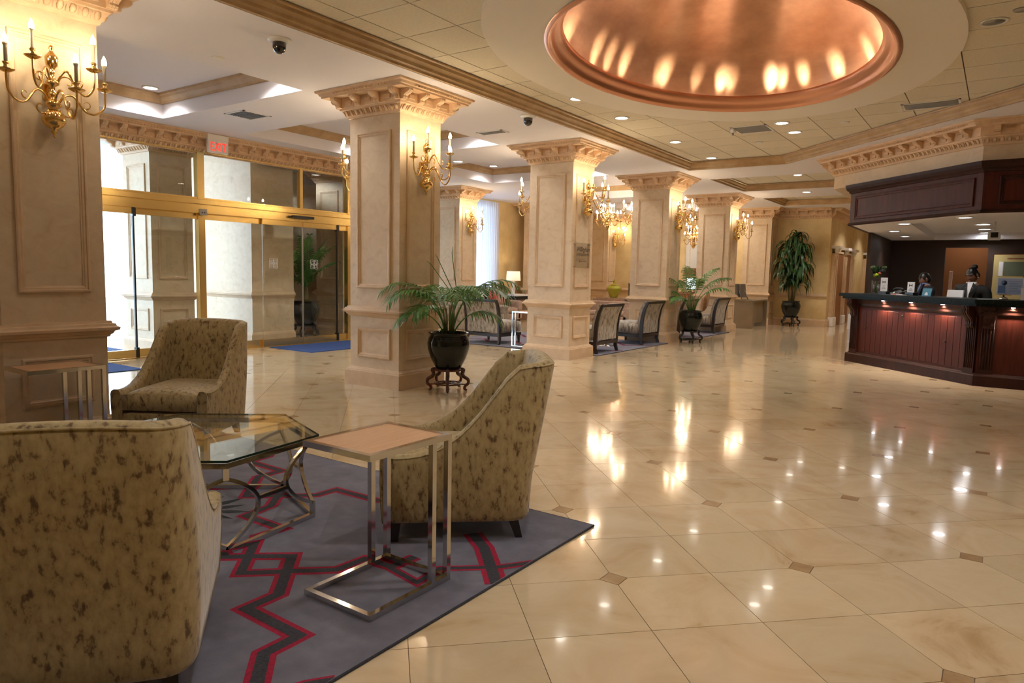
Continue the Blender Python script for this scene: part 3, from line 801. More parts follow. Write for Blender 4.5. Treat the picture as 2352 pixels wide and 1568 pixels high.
# plaster soffit with a tray
sof = [[(-2.07, 12.43), (-.27, 10.63), (3.1, 10.63), (3.1, 17.6), (-2.07, 17.6)], [(-1.2, 12.4), (-1.2, 17.1), (2.4, 17.1), (2.4, 11.5), (-.3, 11.5)]]
loops = [[Vector((x, y, 0)) for x, y in l] for l in sof]
fl_ = [p for l in loops for p in l]
sm_ = MB(); sm_.add([(p.x, p.y, 2.205) for p in fl_], [tuple(t) for t in tessellate_polygon(loops)])
sides(sm_, sof[1], 2.205, 2.33); sm_.add([(x, y, 2.33) for x, y in sof[1]], [tuple(range(5))])
sof_o = struct(sm_.build('ceiling_soffit', CEIL))
# cream frieze and cornice above
fr = struct(MB().sweep([(3.1, 10.68), (-.30, 10.68), (-2.40, 12.78), (-2.40, 17.6)][::-1], rv([(0, 2.83), (0, 3.32), (-.06, 3.32), (-.4, 2.83), (0, 2.83)])).build('trim_frieze', CREAM))
dress(fr, [(3.1, 10.68), (-.30, 10.68), (-2.40, 12.78), (-2.40, 17.6)], ('crown',))

# ================================================================== LIGHT FIXTURES
dl_ring = MB().lathe([(.105, 0), (.105, .008), (.085, .012), (.078, .002), (.078, 0)], 24).mesh('trim_ring', WHITEP)
dl_lens = MB().lathe([(.076, .0), (.076, .004)], 20).mesh('lens', DLIGHT)
dl_lensc = MB().lathe([(.076, .0), (.076, .004)], 20).mesh('lens', DLIGHTC)
def downlight(x, y, z, lab, e, col=DOWN, cone=2.1, lens=None, group='recessed ceiling downlights', sz=1):
    r = empty('downlight', (x, y, z)); tag(r, lab, 'ceiling light', group)
    r.rotation_euler = (PI, 0, 0); r.scale = (sz, sz, sz)
    inst(dl_ring, 'trim_ring', r); inst(lens or dl_lens, 'lens', r, (0, 0, .002))
    if e: lamp('downlight_lamp', 'SPOT', (x, y, z-.03), e, col, .05, cone=cone, blend=.6)
    return r
D = TUNE['down']
tl = [(-4.41, 7.65, 'first downlight left of the dome, in the tiled ceiling'), (-4.41, 8.87, 'second downlight from the left edge row below the dome'), (-4.43, 10.85, 'third downlight in the tile row toward the far corner'), (-4.44, 12.58, 'downlight in the far corner of the tiled recess'),
      (-2.64, 10.23, 'upper of two close downlights right of the ceiling vent'), (-2.64, 10.95, 'lower of two close downlights right of the ceiling vent')]
for x, y, l in tl: downlight(x, y, TZ, l, D)
downlight(-.2, 7.15, TZ, 'unlit adjustable downlight at the upper right of the ceiling', 0, lens=MB().lathe([(.076, 0), (.076, .004)], 20).mesh('lens', METALG))
for (x, y, k_, l_) in ((-4.41, 3.1, .25, 'beyond the top edge near the crown moulding'), (-4.41, 0.2, .12, 'nearest the left columns behind the camera'), (-2.3, 2.2, .45, 'straight above the camera'), (-.6, 1.2, 1, 'to the right of the camera'), (-.4, 3.6, 1.1, 'near the dome on the camera side'), (.4, 5.6, 1, 'right of the dome ring'), (-2.6, -1.2, .4, 'farthest behind the camera')):
    downlight(x, y, TZ, 'unseen added lobby downlight '+l_, TUNE['behind']*k_)  # lamps outside the view, added as general fill for the room
cl_ = [(-9.2, 4.95, 'downlight in the leftmost white coffer'), (-6.95, 4.95, 'downlight at the near corner of the leftmost coffer'), (-9.2, 8.7, 'downlight in second white coffer above the EXIT sign'), (-6.95, 8.7, 'downlight in the coffer behind the big column'),
       (-9.15, 12.35, 'downlight in the coffer above the lounge armchairs'), (-6.95, 12.45, 'downlight over the lounge beside the third column'), (-9.2, 16.2, 'downlight in the coffer over the lounge sofa'), (-6.95, 16.2, 'downlight over the lounge table lamp'), (-9.2, 20.0, 'downlight in the last lounge coffer'), (-6.95, 20.0, 'downlight over the lounge television')]
for x, y, l in cl_: downlight(x, y, 3.618, l, TUNE['coffer'], cone=2.4)
for x, y, l, z in ((-8.2, 10.0, 'downlight flush in the beam between coffers', CZ), (-3.8, 17.2, 'bright downlight in the first far tiled recess', TZ), (-3.6, 15.4, 'hidden downlight in the first far tiled recess', TZ), (-4.0, 19.2, 'downlight in the second far tiled recess', TZ), (-3.0, 19.3, 'right downlight of the second far tiled recess', TZ)):
    downlight(x, y, z if y != 17.2 else CZ, l, D*.9)
for x, y in ((-3.1, 22.8), (-3.1, 26), (-3.1, 30), (-3.1, 34)): downlight(x, y, CZ, {22.8: 'nearest', 26: 'second', 30: 'third', 34: 'deepest'}[y]+' ceiling downlight in the lift corridor', D*1.1)
for x, y in ((-3.6, 23.8), (-3.6, 25.4), (-3.6, 28.0), (-3.6, 31)):
    pass
ds_ = [(-.46, 11.3, 2.205, 'oval downlight nearest the canopy front edge'), (-1.27, 12.25, 2.205, 'canopy downlight above the left white sign'), (-1.6, 14.0, 2.205, 'second canopy downlight on the left side'), (-1.6, 15.7, 2.205, 'last canopy downlight on the left side')]
for x, y, z, l in ds_: downlight(x, y, z, l, TUNE['desk'], lens=dl_lensc, col=(1, .92, .82))
for x, y, z, l in ((-.32, 14.5, 2.33, 'nearest of three bright tray lights behind the reception'), (-.32, 15.8, 2.33, 'middle of three bright tray lights behind the reception'), (-.32, 16.9, 2.33, 'farthest of three bright tray lights behind the reception')):
    downlight(x, y, z, l, TUNE['desk'], lens=dl_lensc, col=(1, .95, .88), sz=1.3)

for x, y, l, e_ in ((-11.35, 8.75, 'cool downlight added to brighten the vestibule above the palm', 380), (-11.6, 10.1, 'unseen downlight added to brighten the vestibule beyond the door column', 160), (-11.4, 4.6, 'cool downlight added to brighten the vestibule near the left door leaf', 40)):
    downlight(x, y, 3.38, l, e_, lens=dl_lensc, col=(.82, .91, 1), cone=2.6)  # added lamps standing in for daylight on the column beyond the doors
# ---------------- sconces
def S_curve(a, h0, x1, z1):
    """arm path: from hub out in direction a (xy angle), arch up, dip down, rise to the cup; returns points"""
    P = [(0.03, h0), (.07, h0+.055), (.13, h0+.06), (.19, h0-.01)]
    return P
def bez(p, n=6):
    """Catmull-Rom through p"""
    out = []; q = [p[0]]+list(p)+[p[-1]]
    for i in range(1, len(q)-2):
        for k in range(n):
            t = k/n; a, b, c, d = (Vector(q[i-1]), Vector(q[i]), Vector(q[i+1]), Vector(q[i+2]))
            out.append(.5*((2*b)+(c-a)*t+(2*a-5*b+4*c-d)*t*t+(3*b-a-3*c+d)*t**3))
    out.append(Vector(p[-1])); return out
pan_me = MB().lathe([(.004, -.012), (.02, -.01), (.045, .004), (.05, .01), (.044, .008), (.016, -.002), (.014, .012), (.02, .018), (.013, .026), (.013, .04), (.019, .046), (.019, .054), (.012, .055)], 16).mesh('drip_pan', BRASS)
can_me = MB().lathe([(.0105, 0), (.0105, .10), (.014, .105), (.016, .12)], 12).mesh('candle_sleeve', IVORY)
bul_me = MB().lathe([(.012, 0), (.0165, .012), (.0175, .024), (.014, .042), (.007, .058), (.001, .07)], 8).mesh('flame_bulb', BULB)
def make_sconce():
    r = empty('candle_sconce')       # back at x=0, projects +X
    st = MB()
    pr = [(.001, -.31), (.012, -.30), (.008, -.285), (.02, -.27), (.016, -.25), (.05, -.235), (.07, -.205), (.072, -.18), (.06, -.145), (.03, -.125), (.025, -.115), (.045, -.10), (.05, -.085), (.035, -.06), (.018, -.05), (.03, -.03), (.03, -.015), (.015, 0), (.014, .03), (.04, .045), (.042, .06), (.022, .08), (.014, .11), (.02, .12), (.02, .13), (.014, .14), (.022, .155), (.036, .17), (.04, .22), (.034, .232), (.03, .235), (.012, .26), (.010, .27), (.016, .28), (.012, .295), (.001, .305)]
    st.lathe(pr, 20, TR(.085, 0, 0)); st.build('stem', BRASS, r)
    MB().box(0, .03, -.03, .03, -.06, .06, bev=.01).tube([(.02, 0, .0), (.085, 0, 0)], .012).build('wall_bracket', BRASS, r)
    arms = [(-.185, .27, .15, .0, .0), (.185, .27, .15, .0, 0), (-.30, .17, .055, 0, 1), (.30, .17, .055, 0, 1), (.0, .43, -.04, 0, 1)]
    # (y, x, cup z, _, tier)
    for yy, xx, cz, _, tier in arms:
        hz = .055 if tier == 0 else -.09
        ox, oy = xx-.085, yy
        L_ = math.hypot(ox, oy); ux, uy = ox/L_, oy/L_
        def pt(t, z): return (.085+ux*t, uy*t, z)
        low = cz-.17
        P = [pt(.03, hz), pt(.06, hz+.06), pt(L_*.38, hz+.075), pt(L_*.6, (hz+low)/2), pt(L_*.8, low), pt(L_*.97, low+.05), pt(L_, cz-.05), pt(L_, cz)]
        am = MB().tube(bez(P, 5), .0075, 8)
        # scroll curl
        c0 = Vector(pt(L_*.62, (hz+low)/2+.01)); cu = []
        for q in range(9):
            a = q/8*4.2; rad = .032*(1-q/12)
            cu.append(c0+Vector((ux, uy, 0))*(rad*math.sin(a)-.0)+Vector((0, 0, 1))*(.045-rad*math.cos(a)-.01))
        am.tube(cu, [.0055-.0004*q for q in range(9)], 6)
        arm = am.build('arm', BRASS, r)
        e = pt(L_, cz)
        inst(pan_me, 'drip_pan', arm, e); inst(can_me, 'candle_sleeve', arm, (e[0], e[1], cz+.054)); inst(bul_me, 'flame_bulb', arm, (e[0], e[1], cz+.168))
    # small scroll ornaments off the hub
    orn = MB()
    for sy in (-1, 1):
        for z0, up_ in ((.04, 1), (-.09, -1)):
            cu = []
            for q in range(14):
                a = q/13*5; rad = .05*(1-q/18)
                cu.append((.10+.02*q/13, sy*(.03+.055-rad*math.cos(a)), z0+up_*(.03+rad*math.sin(a))))
            orn.tube(cu, .005, 6)
    orn.build('scroll_ornament', BRASS, r)
    return r
sc0 = make_sconce()
XR = -5.45; XL = -5.45-XW
sconces = [(XR, 1.88, 0, 'large brass candle sconce on the far left column'), (XR, 5.65, 0, 'brass candle sconce on the column behind the big palm'),
           (XL, 5.65, PI, 'sconce peeking out left of the big palm column'), (XR, 9.40, 0, 'brass sconce above the acrylic direction plate'), (XL, 9.40, PI, 'sconce peeking out left of the direction-plate column'),
           (XR, 13.17, 0, 'brass sconce on the column above the second palm'), (XL, 13.17, PI, 'sconce peeking out left of the second palm column'),
           (XR, 16.94, 0, 'brass sconce on the peach column above the gold pillow chair'), (-10.6, 13.0, 0, 'sconce beside the sheer curtain in the lounge'),
           (-10.6, 16.9, 0, 'sconce in the lounge near the table lamp column'), (-10.6, 20.66, 0, 'sconce on the daylit lounge column near the jar'), (XL, 16.94, PI, 'hidden side sconce of the peach column'), (XL, 1.88, PI, 'hidden side sconce of the far left column')]
for i, (x, y, rz, lab) in enumerate(sconces):
    s_ = sc0 if i == 0 else copy_tree(sc0)
    s_.location = (x, y+YW/2, 2.49); s_.rotation_euler = (0, 0, rz); tag(s_, lab, 'wall sconce', 'brass candle sconces on the columns')
    sg = 1 if rz == 0 else -1
# hanging brass chandeliers in the lounge
def chandelier(x, y, z, lab, n=8, R=.27):
    r = empty('brass_chandelier', (x, y, z)); tag(r, lab, 'chandelier', 'brass chandeliers hanging in the lounge')
    MB().lathe([(.001, -.3), (.02, -.28), (.06, -.22), (.065, -.17), (.03, -.12), (.02, -.05), (.045, 0), (.02, .06), (.015, .2), (.03, .24), (.006, .28), (.006, 3.618-z-.03), (.05, 3.618-z-.02), (.05, 3.618-z)], 16).build('stem', BRASS, r)
    for t in range(2):
        for i in range(n-2*t):
            a = 2*PI*i/(n-2*t)+t*.3; Rr = R if t == 0 else R*.6; z0 = -.1+t*.17
            P = [(.03*math.cos(a), .03*math.sin(a), z0), (Rr*.35*math.cos(a), Rr*.35*math.sin(a), z0+.06), (Rr*.7*math.cos(a), Rr*.7*math.sin(a), z0-.08), (Rr*math.cos(a), Rr*math.sin(a), z0-.02), (Rr*math.cos(a), Rr*math.sin(a), z0+.04)]
            arm = MB().tube(bez(P, 4), .007, 6).build('arm', BRASS, r)
            e = P[-1]; inst(pan_me, 'drip_pan', arm, e); inst(can_me, 'candle_sleeve', arm, (e[0], e[1], e[2]+.054)); inst(bul_me, 'flame_bulb', arm, (e[0], e[1], e[2]+.168))
chandelier(-8.05, 15.6, 2.72, 'brass chandelier seen right of the direction-plate column')
chandelier(-7.25, 19.4, 2.42, 'lower brass chandelier seen right of the second palm column')

# ================================================================== FURNITURE
def interp(tab, x):
    for (a, b), (c, d) in zip(tab[:-1], tab[1:]):
        if x <= c:
            t = (x-a)/(c-a); t = t*t*(3-2*t) if False else t
            return b+(d-b)*t
    return tab[-1][1]
def smooth_tab(tab, n=6):
    pts = bez([(a, b) for a, b in tab], n); return [(p[0], p[1]) for p in pts]
# sloping-arm velvet chair: front -Y, back +Y, origin on floor
HT = smooth_tab([(-.40, .455), (-.26, .45), (-.13, .475), (-.02, .54), (.07, .64), (.14, .755), (.19, .84), (.235, .885), (.40, .90)])
def chair_shell():
    w, d, r = .345, .37, .10
    path = []
    for i in range(15): path.append((-w, -d+(2*d-r)*i/14))
    for i in range(1, 8): a = PI-PI/2*i/8; path.append((-w+r+r*math.cos(a), d-r+r*math.sin(a)))
    for i in range(9): path.append((-w+r+(2*w-2*r)*i/8, d))
    for i in range(1, 8): a = PI/2-PI/2*i/8; path.append((w-r+r*math.cos(a), d-r+r*math.sin(a)))
    for i in range(15): path.append((w, d-r-(2*d-r)*i/14))
    N_ = len(path); th = .068
    def warp(x, y, z):
        # waist narrows toward the feet and the back leans outwards
        k = 1-.075*max(0, (.38-z)/.38)**1.6
        lean = .11*max(0, z-.30)/.6*max(0, (y+.15)/.52)**1.3
        cr = .018*(1-(x/w)**2) if z > .8 else 0
        return (x*k*(1-.13*max(0, z-.50)), y*(1-.05*max(0, (.30-z)/.30)**1.5)+lean, z+cr)
    def nrm(i):
        a = Vector(path[max(i-1, 0)]); b = Vector(path[min(i+1, N_-1)]); t = (b-a).normalized(); return Vector((t.y, -t.x))  # inward
    m = MB(); rows_ = []; pipe = []
    for i, (x, y) in enumerate(path):
        n_ = nrm(i); h = interp(HT, y)
        col_ = []
        for o_, z in ((th, .12), (.03, .105), (.012, .112), (0, .135), (0, .22), (0, .32)): col_.append((o_, z))
        for q in range(1, 6): col_.append((0, .32+(h-.03-.32)*q/5))
        col_ += [(.006, h-.012), (.02, h-.002), (.038, h), (.055, h-.006), (th, h-.028)]
        for q in range(1, 5): col_.append((th+.004, h-.03-(h-.03-.30)*q/4))
        rows_.append([warp(x+n_.x*o_, y+n_.y*o_, z) for o_, z in col_])
        pipe.append(warp(x+n_.x*.004, y+n_.y*.004, h-.014))
    M_ = len(rows_[0]); vs = [p for r_ in rows_ for p in r_]; fs = []
    for i in range(N_-1):
        for k in range(M_-1): fs.append((i*M_+k, (i+1)*M_+k, (i+1)*M_+k+1, i*M_+k+1))
        fs.append((i*M_+M_-1, (i+1)*M_+M_-1, (i+1)*M_, i*M_))
    m.add(vs, fs, True)
    m.add([rows_[0][k] for k in range(M_)], [tuple(range(M_))]); m.add([rows_[-1][k] for k in range(M_)], [tuple(range(M_-1, -1, -1))])
    pp = MB().tube(pipe, .0045, 6)
    # front edge pipings
    for r_ in (rows_[0], rows_[-1]): pp.tube([(p[0], p[1]-.001, p[2]) for p in r_[2:M_-5]], .004, 6)
    return m, pp
sh_m, sh_p = chair_shell()
def cushion(m, x0, x1, y0, y1, z0, z1, puff=.02, n=8, r=.02):
    vs = []; fs = []
    for side, zz in ((0, z0), (1, z1)):
        for i in range(n+1):
            for j in range(n+1):
                u = i/n; v = j/n
                e = min(1, 6*min(u, 1-u)) * min(1, 6*min(v, 1-v)); e = e**.6
                b = (1-(2*u-1)**4)*(1-(2*v-1)**4)
                z = zz + (puff*b if side else 0) - (r*(1-e) if side else -r*(1-e))
                vs.append((x0+(x1-x0)*u, y0+(y1-y0)*v, z))
    k = (n+1)**2
    for i in range(n):
        for j in range(n):
            a = i*(n+1)+j; fs.append((a, a+1, a+n+2, a+n+1)); fs.append((k+a, k+a+n+1, k+a+n+2, k+a+1))
    def edge(a, b): fs.append((a, b, k+b, k+a))
    for i in range(n): edge(i*(n+1), (i+1)*(n+1)); edge((i+1)*(n+1)+n, i*(n+1)+n); edge(i+1, i); edge(n*(n+1)+i, n*(n+1)+i+1)
    m.add(vs, fs, True); return m
def velvet_chair():
    r = empty('slope_arm_chair')
    sh_m.build('shell', VELVET, r); sh_p.build('piping', VELVETS if False else VELVET, r)
    cushion(MB(), -.272, .272, -.365, .33, .285, .435, .022, 10).build('seat_cushion', VELVET, r)
    MB().box(-.275, .275, -.362, .30, .115, .284, bev=.006).build('front_apron', VELVET, r)
    for x, y in ((-.27, -.30), (.27, -.30), (-.25, .27), (.25, .27)):
        m = MB(); s_ = 1 if y > 0 else -1; k = 1 if x > 0 else -1
        top = [(-.028, -.028), (.028, -.028), (.028, .028), (-.028, .028)]; o2 = (.012*k, .04 if y > 0 else -.006)
        m.add([(a, b, .125) for a, b in top]+[(a*.62+o2[0], b*.62+o2[1], 0) for a, b in top], [(0, 1, 2, 3), (7, 6, 5, 4), (0, 4, 5, 1), (1, 5, 6, 2), (2, 6, 7, 3), (3, 7, 4, 0)])
        m.build('leg', WOODLEG, r, loc=(x, y, 0.011))
    return r
def face_rot(fx, fy): # rotate so that local -Y points to (fx,fy)
    return math.atan2(fy, fx)+PI/2
vc = velvet_chair()
CH = [((-2.31, 2.83), (-.75, -.66), 'gold velvet chair seen from its side behind the near side table'),
      ((-2.38, 1.06), (-.79, .61), 'large gold velvet chair back in the lower left foreground'),
      ((-5.02, 2.90), (.54, -.84), 'shadowed brown velvet chair facing the camera beyond the glass table')]
for i, ((x, y), f, lab) in enumerate(CH):
    c = vc if i == 0 else copy_tree(vc)
    c.location = (x, y, 0); c.rotation_euler = (0, 0, face_rot(*f)); tag(c, lab, 'chair', 'velvet chairs around the glass coffee table')

# C-shaped side table: origin centre floor, legs at +Y end
def side_table():
    r = empty('side_table')
    w, d, h, t = .19, .235, .64, .024
    MB().box(-w, w, -d, -d+t, h-t, h).box(-w, w, d-t, d, h-t, h).box(-w, -w+t, -d+t, d-t, h-t, h).box(w-t, w, -d+t, d-t, h-t, h).build('top_frame', NICKEL, r)
    MB().box(-w+t, w-t, -d+t, d-t, h-.018, h-.003).build('table_top', VENEER, r)
    for x in (-w, w-t):
        for y in (d-t, d-.12): MB().box(x, x+t, y, y+t, t, h-t).build('leg', NICKEL, r)
    MB().box(-w, w, -d, -d+t, 0, t).box(-w, w, d-t, d, 0, t).box(-w, -w+t, -d+t, d-t, 0, t).box(w-t, w, -d+t, d-t, 0, t).build('base_frame', NICKEL, r)
    return r
st0 = side_table()
for i, (x, y, z, rz, lab) in enumerate(((-2.045, 2.01, .011, 0, 'near nickel C-shaped side table with an oak veneer top'), (-5.15, 2.07, .011, 0, 'dark-looking side table in front of the far left column'), (-6.98, 10.55, .011, PI, 'side table with pale legs between the lounge chair and the column'))):
    s_ = st0 if i == 0 else copy_tree(st0)
    s_.location = (x, y, z); s_.rotation_euler = (0, 0, rz); tag(s_, lab, 'side table', 'C-shaped nickel side tables')

# hexagonal glass coffee table
def coffee_table():
    r = empty('coffee_table', (-3.377, 2.03, .011)); tag(r, 'hexagonal glass coffee table with curved nickel legs on the rug', 'coffee table')
    a0 = math.atan2(1.82-2.03, -2.83+3.377); R = .587
    def hexp(R_): return [(R_*math.cos(a0+k*PI/3), R_*math.sin(a0+k*PI/3)) for k in range(6)]
    gl = MB().prism(hexp(R+.02), .438, .450); gl.build('glass_top', TGLASS, r)
    MB().sweep(hexp(R+.0205), [(0, .4385), (-.001, .4385), (-.001, .4495), (0, .4495)], closed=True).build('glass_edge', TEDGE, r)
    H_ = hexp(R)
    MB().sweep(H_, [(0, .405), (.024, .405), (.024, .43), (0, .43), (0, .405)], closed=True).build('top_rim', NICKEL, r)
    MB().sweep(H_, [(0, 0), (.024, 0), (.024, .024), (0, .024), (0, 0)], closed=True).build('base_rim', NICKEL, r)
    for k in range(6):
        x, y = H_[k]; q = .975
        MB().box(-.013, .013, -.013, .013, .35, .405).build('post', NICKEL, r, loc=(x*q, y*q, 0), rot=(0, 0, a0+k*PI/3)) if k % 2 == 0 else MB().box(-.013, .013, -.013, .013, .024, .085).build('post', NICKEL, r, loc=(x*q, y*q, 0), rot=(0, 0, a0+k*PI/3))
    # on each face: an arc bulging toward the face centre from each corner post
    mids = []
    for k in range(6):
        A = Vector((*H_[k], 0))*.975; B = Vector((*H_[(k+1) % 6], 0))*.975
        u = (B-A)
        for (P, s_) in ((A, 1), (B, -1)):
            kk = k if s_ == 1 else (k+1) % 6
            top = kk % 2 == 0
            zt, zb = (.355, .03) if top else (.415, .08)
            pts = []
            for q in range(15):
                t = q/14; z = zt+(zb-zt)*t
                off = .34*math.sin(PI*t)**.85
                pts.append(tuple(P+u*(s_*off)+Vector((0, 0, z))))
            MB().tube(pts, .0125, 4, square=True).build('curved_leg', NICKEL, r)
        M1 = A+u*.34; M2 = A+u*.66
        zz = .215
        MB().tube([tuple(M1+Vector((0, 0, zz))), tuple(M2+Vector((0, 0, zz)))], .0125, 4, square=True).build('link_bar', NICKEL, r)
    return r
coffee_table()

# ---------------- rugs
def ribbon(mb, pts, w, z, rect=None):
    """flat mitred ribbon"""
    P = [Vector(p) for p in pts]; n = len(P); vs = []
    for i in range(n):
        a = (P[i]-P[i-1]).normalized() if i else (P[1]-P[0]).normalized()
        b = (P[i+1]-P[i]).normalized() if i < n-1 else a
        na = Vector((-a.y, a.x)); nb = Vector((-b.y, b.x)); q = na+nb
        q = q/max(q.length_squared/2, .28)
        vs += [(P[i].x+q.x*w/2, P[i].y+q.y*w/2, z), (P[i].x-q.x*w/2, P[i].y-q.y*w/2, z)]
    for i in range(n-1):
        q = [vs[2*i], vs[2*i+1], vs[2*i+3], vs[2*i+2]]
        if rect:
            W_, H_ = rect
            q = [(a, b, z) for a, b in clip([(p[0], p[1]) for p in q], [(.006, .006), (.006, H_-.006), (W_-.006, H_-.006), (W_-.006, .006)])]
        if len(q) > 2: mb.add(q, [tuple(range(len(q)))])
def rug(name, x0, x1, y0, y1, lab, pattern):
    r = empty(name, (x0, y0, 0)); tag(r, lab, 'rug', 'patterned lobby rugs')
    MB().box(0, x1-x0, 0, y1-y0, .0005, .010, bev=.002).build('pile', RUG, r)
    e = MB()
    e.tube([(0, 0, .006), (x1-x0, 0, .006), (x1-x0, y1-y0, .006), (0, y1-y0, .006)], .0055, 6, closed=True)
    e.build('bound_edge', RUGD, r)
    for k, (pts, w) in enumerate(pattern):
        m = MB(); ribbon(m, [(a-x0, b-y0) for a, b in pts], w, .0104+.00015*k, (x1-x0, y1-y0)); m.build('crimson_stripe', RUGR, r)
        m = MB(); ribbon(m, [(a-x0, b-y0) for a, b in pts], w*.52, .0112+.00015*k, (x1-x0, y1-y0)); m.build('charcoal_stripe', RUGD, r)
    return r
def pix(x, y):   # floor point seen at a pixel of the reference frame: used once to measure where the woven stripes lie
    d = FW+RT*((x-1176)/1607.32)-UP*((y-784)/1607.32); t = -(1.33-.01)/d.z; return (d.x*t, d.y*t)
def cp(cx, cy): return pix(430+cx/2.862, 1020+cy/2.862)
zig1 = [cp(*p) for p in ((440, 1640), (505, 1375), (735, 1258), (385, 1080), (600, 985), (690, 735), (380, 738), (160, 742))]
zig2 = [cp(*p) for p in ((1500, 740), (1345, 805), (1165, 755), (985, 825), (700, 835), (350, 848), (465, 605), (625, 555), (385, 470), (550, 405), (610, 320))]
zig3 = [cp(*p) for p in ((1600, 360), (1250, 370), (980, 298), (850, 335), (610, 340), (385, 342), (465, 215), (620, 175), (410, 115), (530, 80), (560, 30))]
zig3b = [cp(*p) for p in ((620, 315), (590, 283), (330, 283), (150, 290))]
zig4 = [pix(*p) for p in ((870, 1290), (958, 1338), (1010, 1306), (1150, 1302), (1235, 1290))]
zig5 = [pix(*p) for p in ((1085, 1225), (1112, 1258), (1133, 1318), (1140, 1341))]
rg1 = rug('area_rug', -5.2, -1.68, -.3, 3.22, 'slate blue rug with crimson zigzag stripes under the velvet chairs', [(zig1, .088), (zig2, .080), (zig3, .080), (zig3b, .07), (zig4, .055), (zig5, .10), ([pix(612, 1600), pix(700, 1572), pix(770, 1560)], .05)])
lf = MB()
ctr = Vector(pix(440, 1175))
for k in range(11):
    a = -1.0+k*.42; L_ = .26-.05*(k % 2)
    d_ = Vector((math.cos(a), math.sin(a))); n_ = Vector((-d_.y, d_.x))
    c0 = ctr+d_*.07; c1 = ctr+d_*(.07+L_*.5); c2 = ctr+d_*(.07+L_)
    q = [c0, c1+n_*.028, c2, c1-n_*.028]
    lf.add([(p.x+5.2, p.y+.3, .0106) for p in q], [(0, 1, 2, 3)])
lf.build('leaf_motif', RUGD, rg1)
def zz(x0, x1, y, a, n): return [(x0+(x1-x0)*i/n, y+(a if i % 2 else -a)) for i in range(n+1)]
rug('area_rug', -8.9, -5.35, 10.2, 13.15, 'blue and crimson rug under the dark-framed lounge armchairs', [(zz(-8.8, -5.4, 11.0, .22, 9), .09), (zz(-8.8, -5.4, 12.3, .22, 9), .09)])
rug('area_rug', -8.9, -5.35, 14.1, 17.0, 'farther blue and crimson lounge rug beyond the second palm', [(zz(-8.8, -5.4, 14.9, .22, 9), .09), (zz(-8.8, -5.4, 16.2, .22, 9), .09)])

# ---------------- dark framed lounge armchairs: faces -Y, back at +Y
def framed_chair():
    r = empty('framed_armchair'); w = .40
    curve = [(.30, .0), (.33, .12), (.335, .25), (.345, .45), (.385, .66), (.46, .83)]
    cc_ = bez(curve, 5)
    for s_ in (-1, 1):
        m = MB(); vs = []
        for i, p in enumerate(cc_):
            t = .022+.012*math.sin(PI*min(1, i/(len(cc_)-1)))
            y, z = p[0]+(.06 if p[1] < .1 else 0)*(1-p[1]/.1 if p[1] < .1 else 0), p[1]
            vs += [(s_*(w-.04), y-t, z), (s_*w, y-t, z), (s_*w, y+t, z), (s_*(w-.04), y+t, z)]
        k = len(cc_)
        fs = [(0, 1, 2, 3), tuple(4*(k-1)+q for q in (3, 2, 1, 0))]
        for i in range(k-1):
            for q in range(4): fs.append((4*i+q, 4*i+(q+1) % 4, 4*i+4+(q+1) % 4, 4*i+4+q))
        m.add(vs, fs).build('back_post', WOODLEG, r)
    MB().box(-w+.04, w-.04, .425, .475, .785, .835).build('top_rail', WOODLEG, r)
    MB().box(-w+.04, w-.04, .305, .36, .145, .20).build('back_rail', WOODLEG, r)
    MB().box(-w+.005, -w+.04, -.33, .31, .145, .20).box(w-.04, w-.005, -.33, .31, .145, .20).box(-w+.005, w-.005, -.36, -.325, .145, .20).build('seat_rail', WOODLEG, r)
    # upholstered back: follows the curve
    m = MB(); vs = []; pr = [q for q in cc_ if q[1] > .20]
    for p in pr: vs += [(-w+.042, p[0]-.10, p[1]), (w-.042, p[0]-.10, p[1]), (w-.042, p[0]+.014, p[1]), (-w+.042, p[0]+.014, p[1])]
    k = len(pr); fs = [(0, 1, 2, 3), tuple(4*(k-1)+q for q in (3, 2, 1, 0))]
    for i in range(k-1):
        for q in range(4): fs.append((4*i+q, 4*i+(q+1) % 4, 4*i+4+(q+1) % 4, 4*i+4+q))
    m.add(vs, fs).build('back_upholstery', VELVETS, r)
    cushion(MB(), -w+.01, w-.01, -.355, .26, .20, .42, .02).build('seat', VELVETS, r)
    for x in (-w+.04, w-.04):
        MB().add([(x-.022, -.35, .145), (x+.022, -.35, .145), (x+.022, -.305, .145), (x-.022, -.305, .145), (x-.014, -.35, 0), (x+.014, -.35, 0), (x+.014, -.32, 0), (x-.014, -.32, 0)], [(0, 1, 2, 3), (7, 6, 5, 4), (0, 4, 5, 1), (1, 5, 6, 2), (2, 6, 7, 3), (3, 7, 4, 0)]).build('leg', WOODLEG, r)
    return r
fc = framed_chair()
FC = [((-7.87, 10.72), PI, 'silver-looking back of a dark-framed armchair right of the big palm'),
      ((-5.83, 10.75), PI/2*3, 'dark-framed armchair just right of the direction-plate column'),
      ((-5.90, 12.72), PI/2*3, 'dark-framed armchair left of the second palm column'),
      ((-5.82, 16.58), PI/2*3, 'dark-framed armchair holding the gold pillow'),
      ((-5.98, 14.85), PI/2*3, 'dark-framed armchair half hidden behind the second palm pot')]
for i, ((x, y), rz, lab) in enumerate(FC):
    c = fc if i == 0 else copy_tree(fc)
    c.location = (x, y, .011); c.rotation_euler = (0, 0, rz); tag(c, lab, 'armchair', 'dark-framed lounge armchairs')
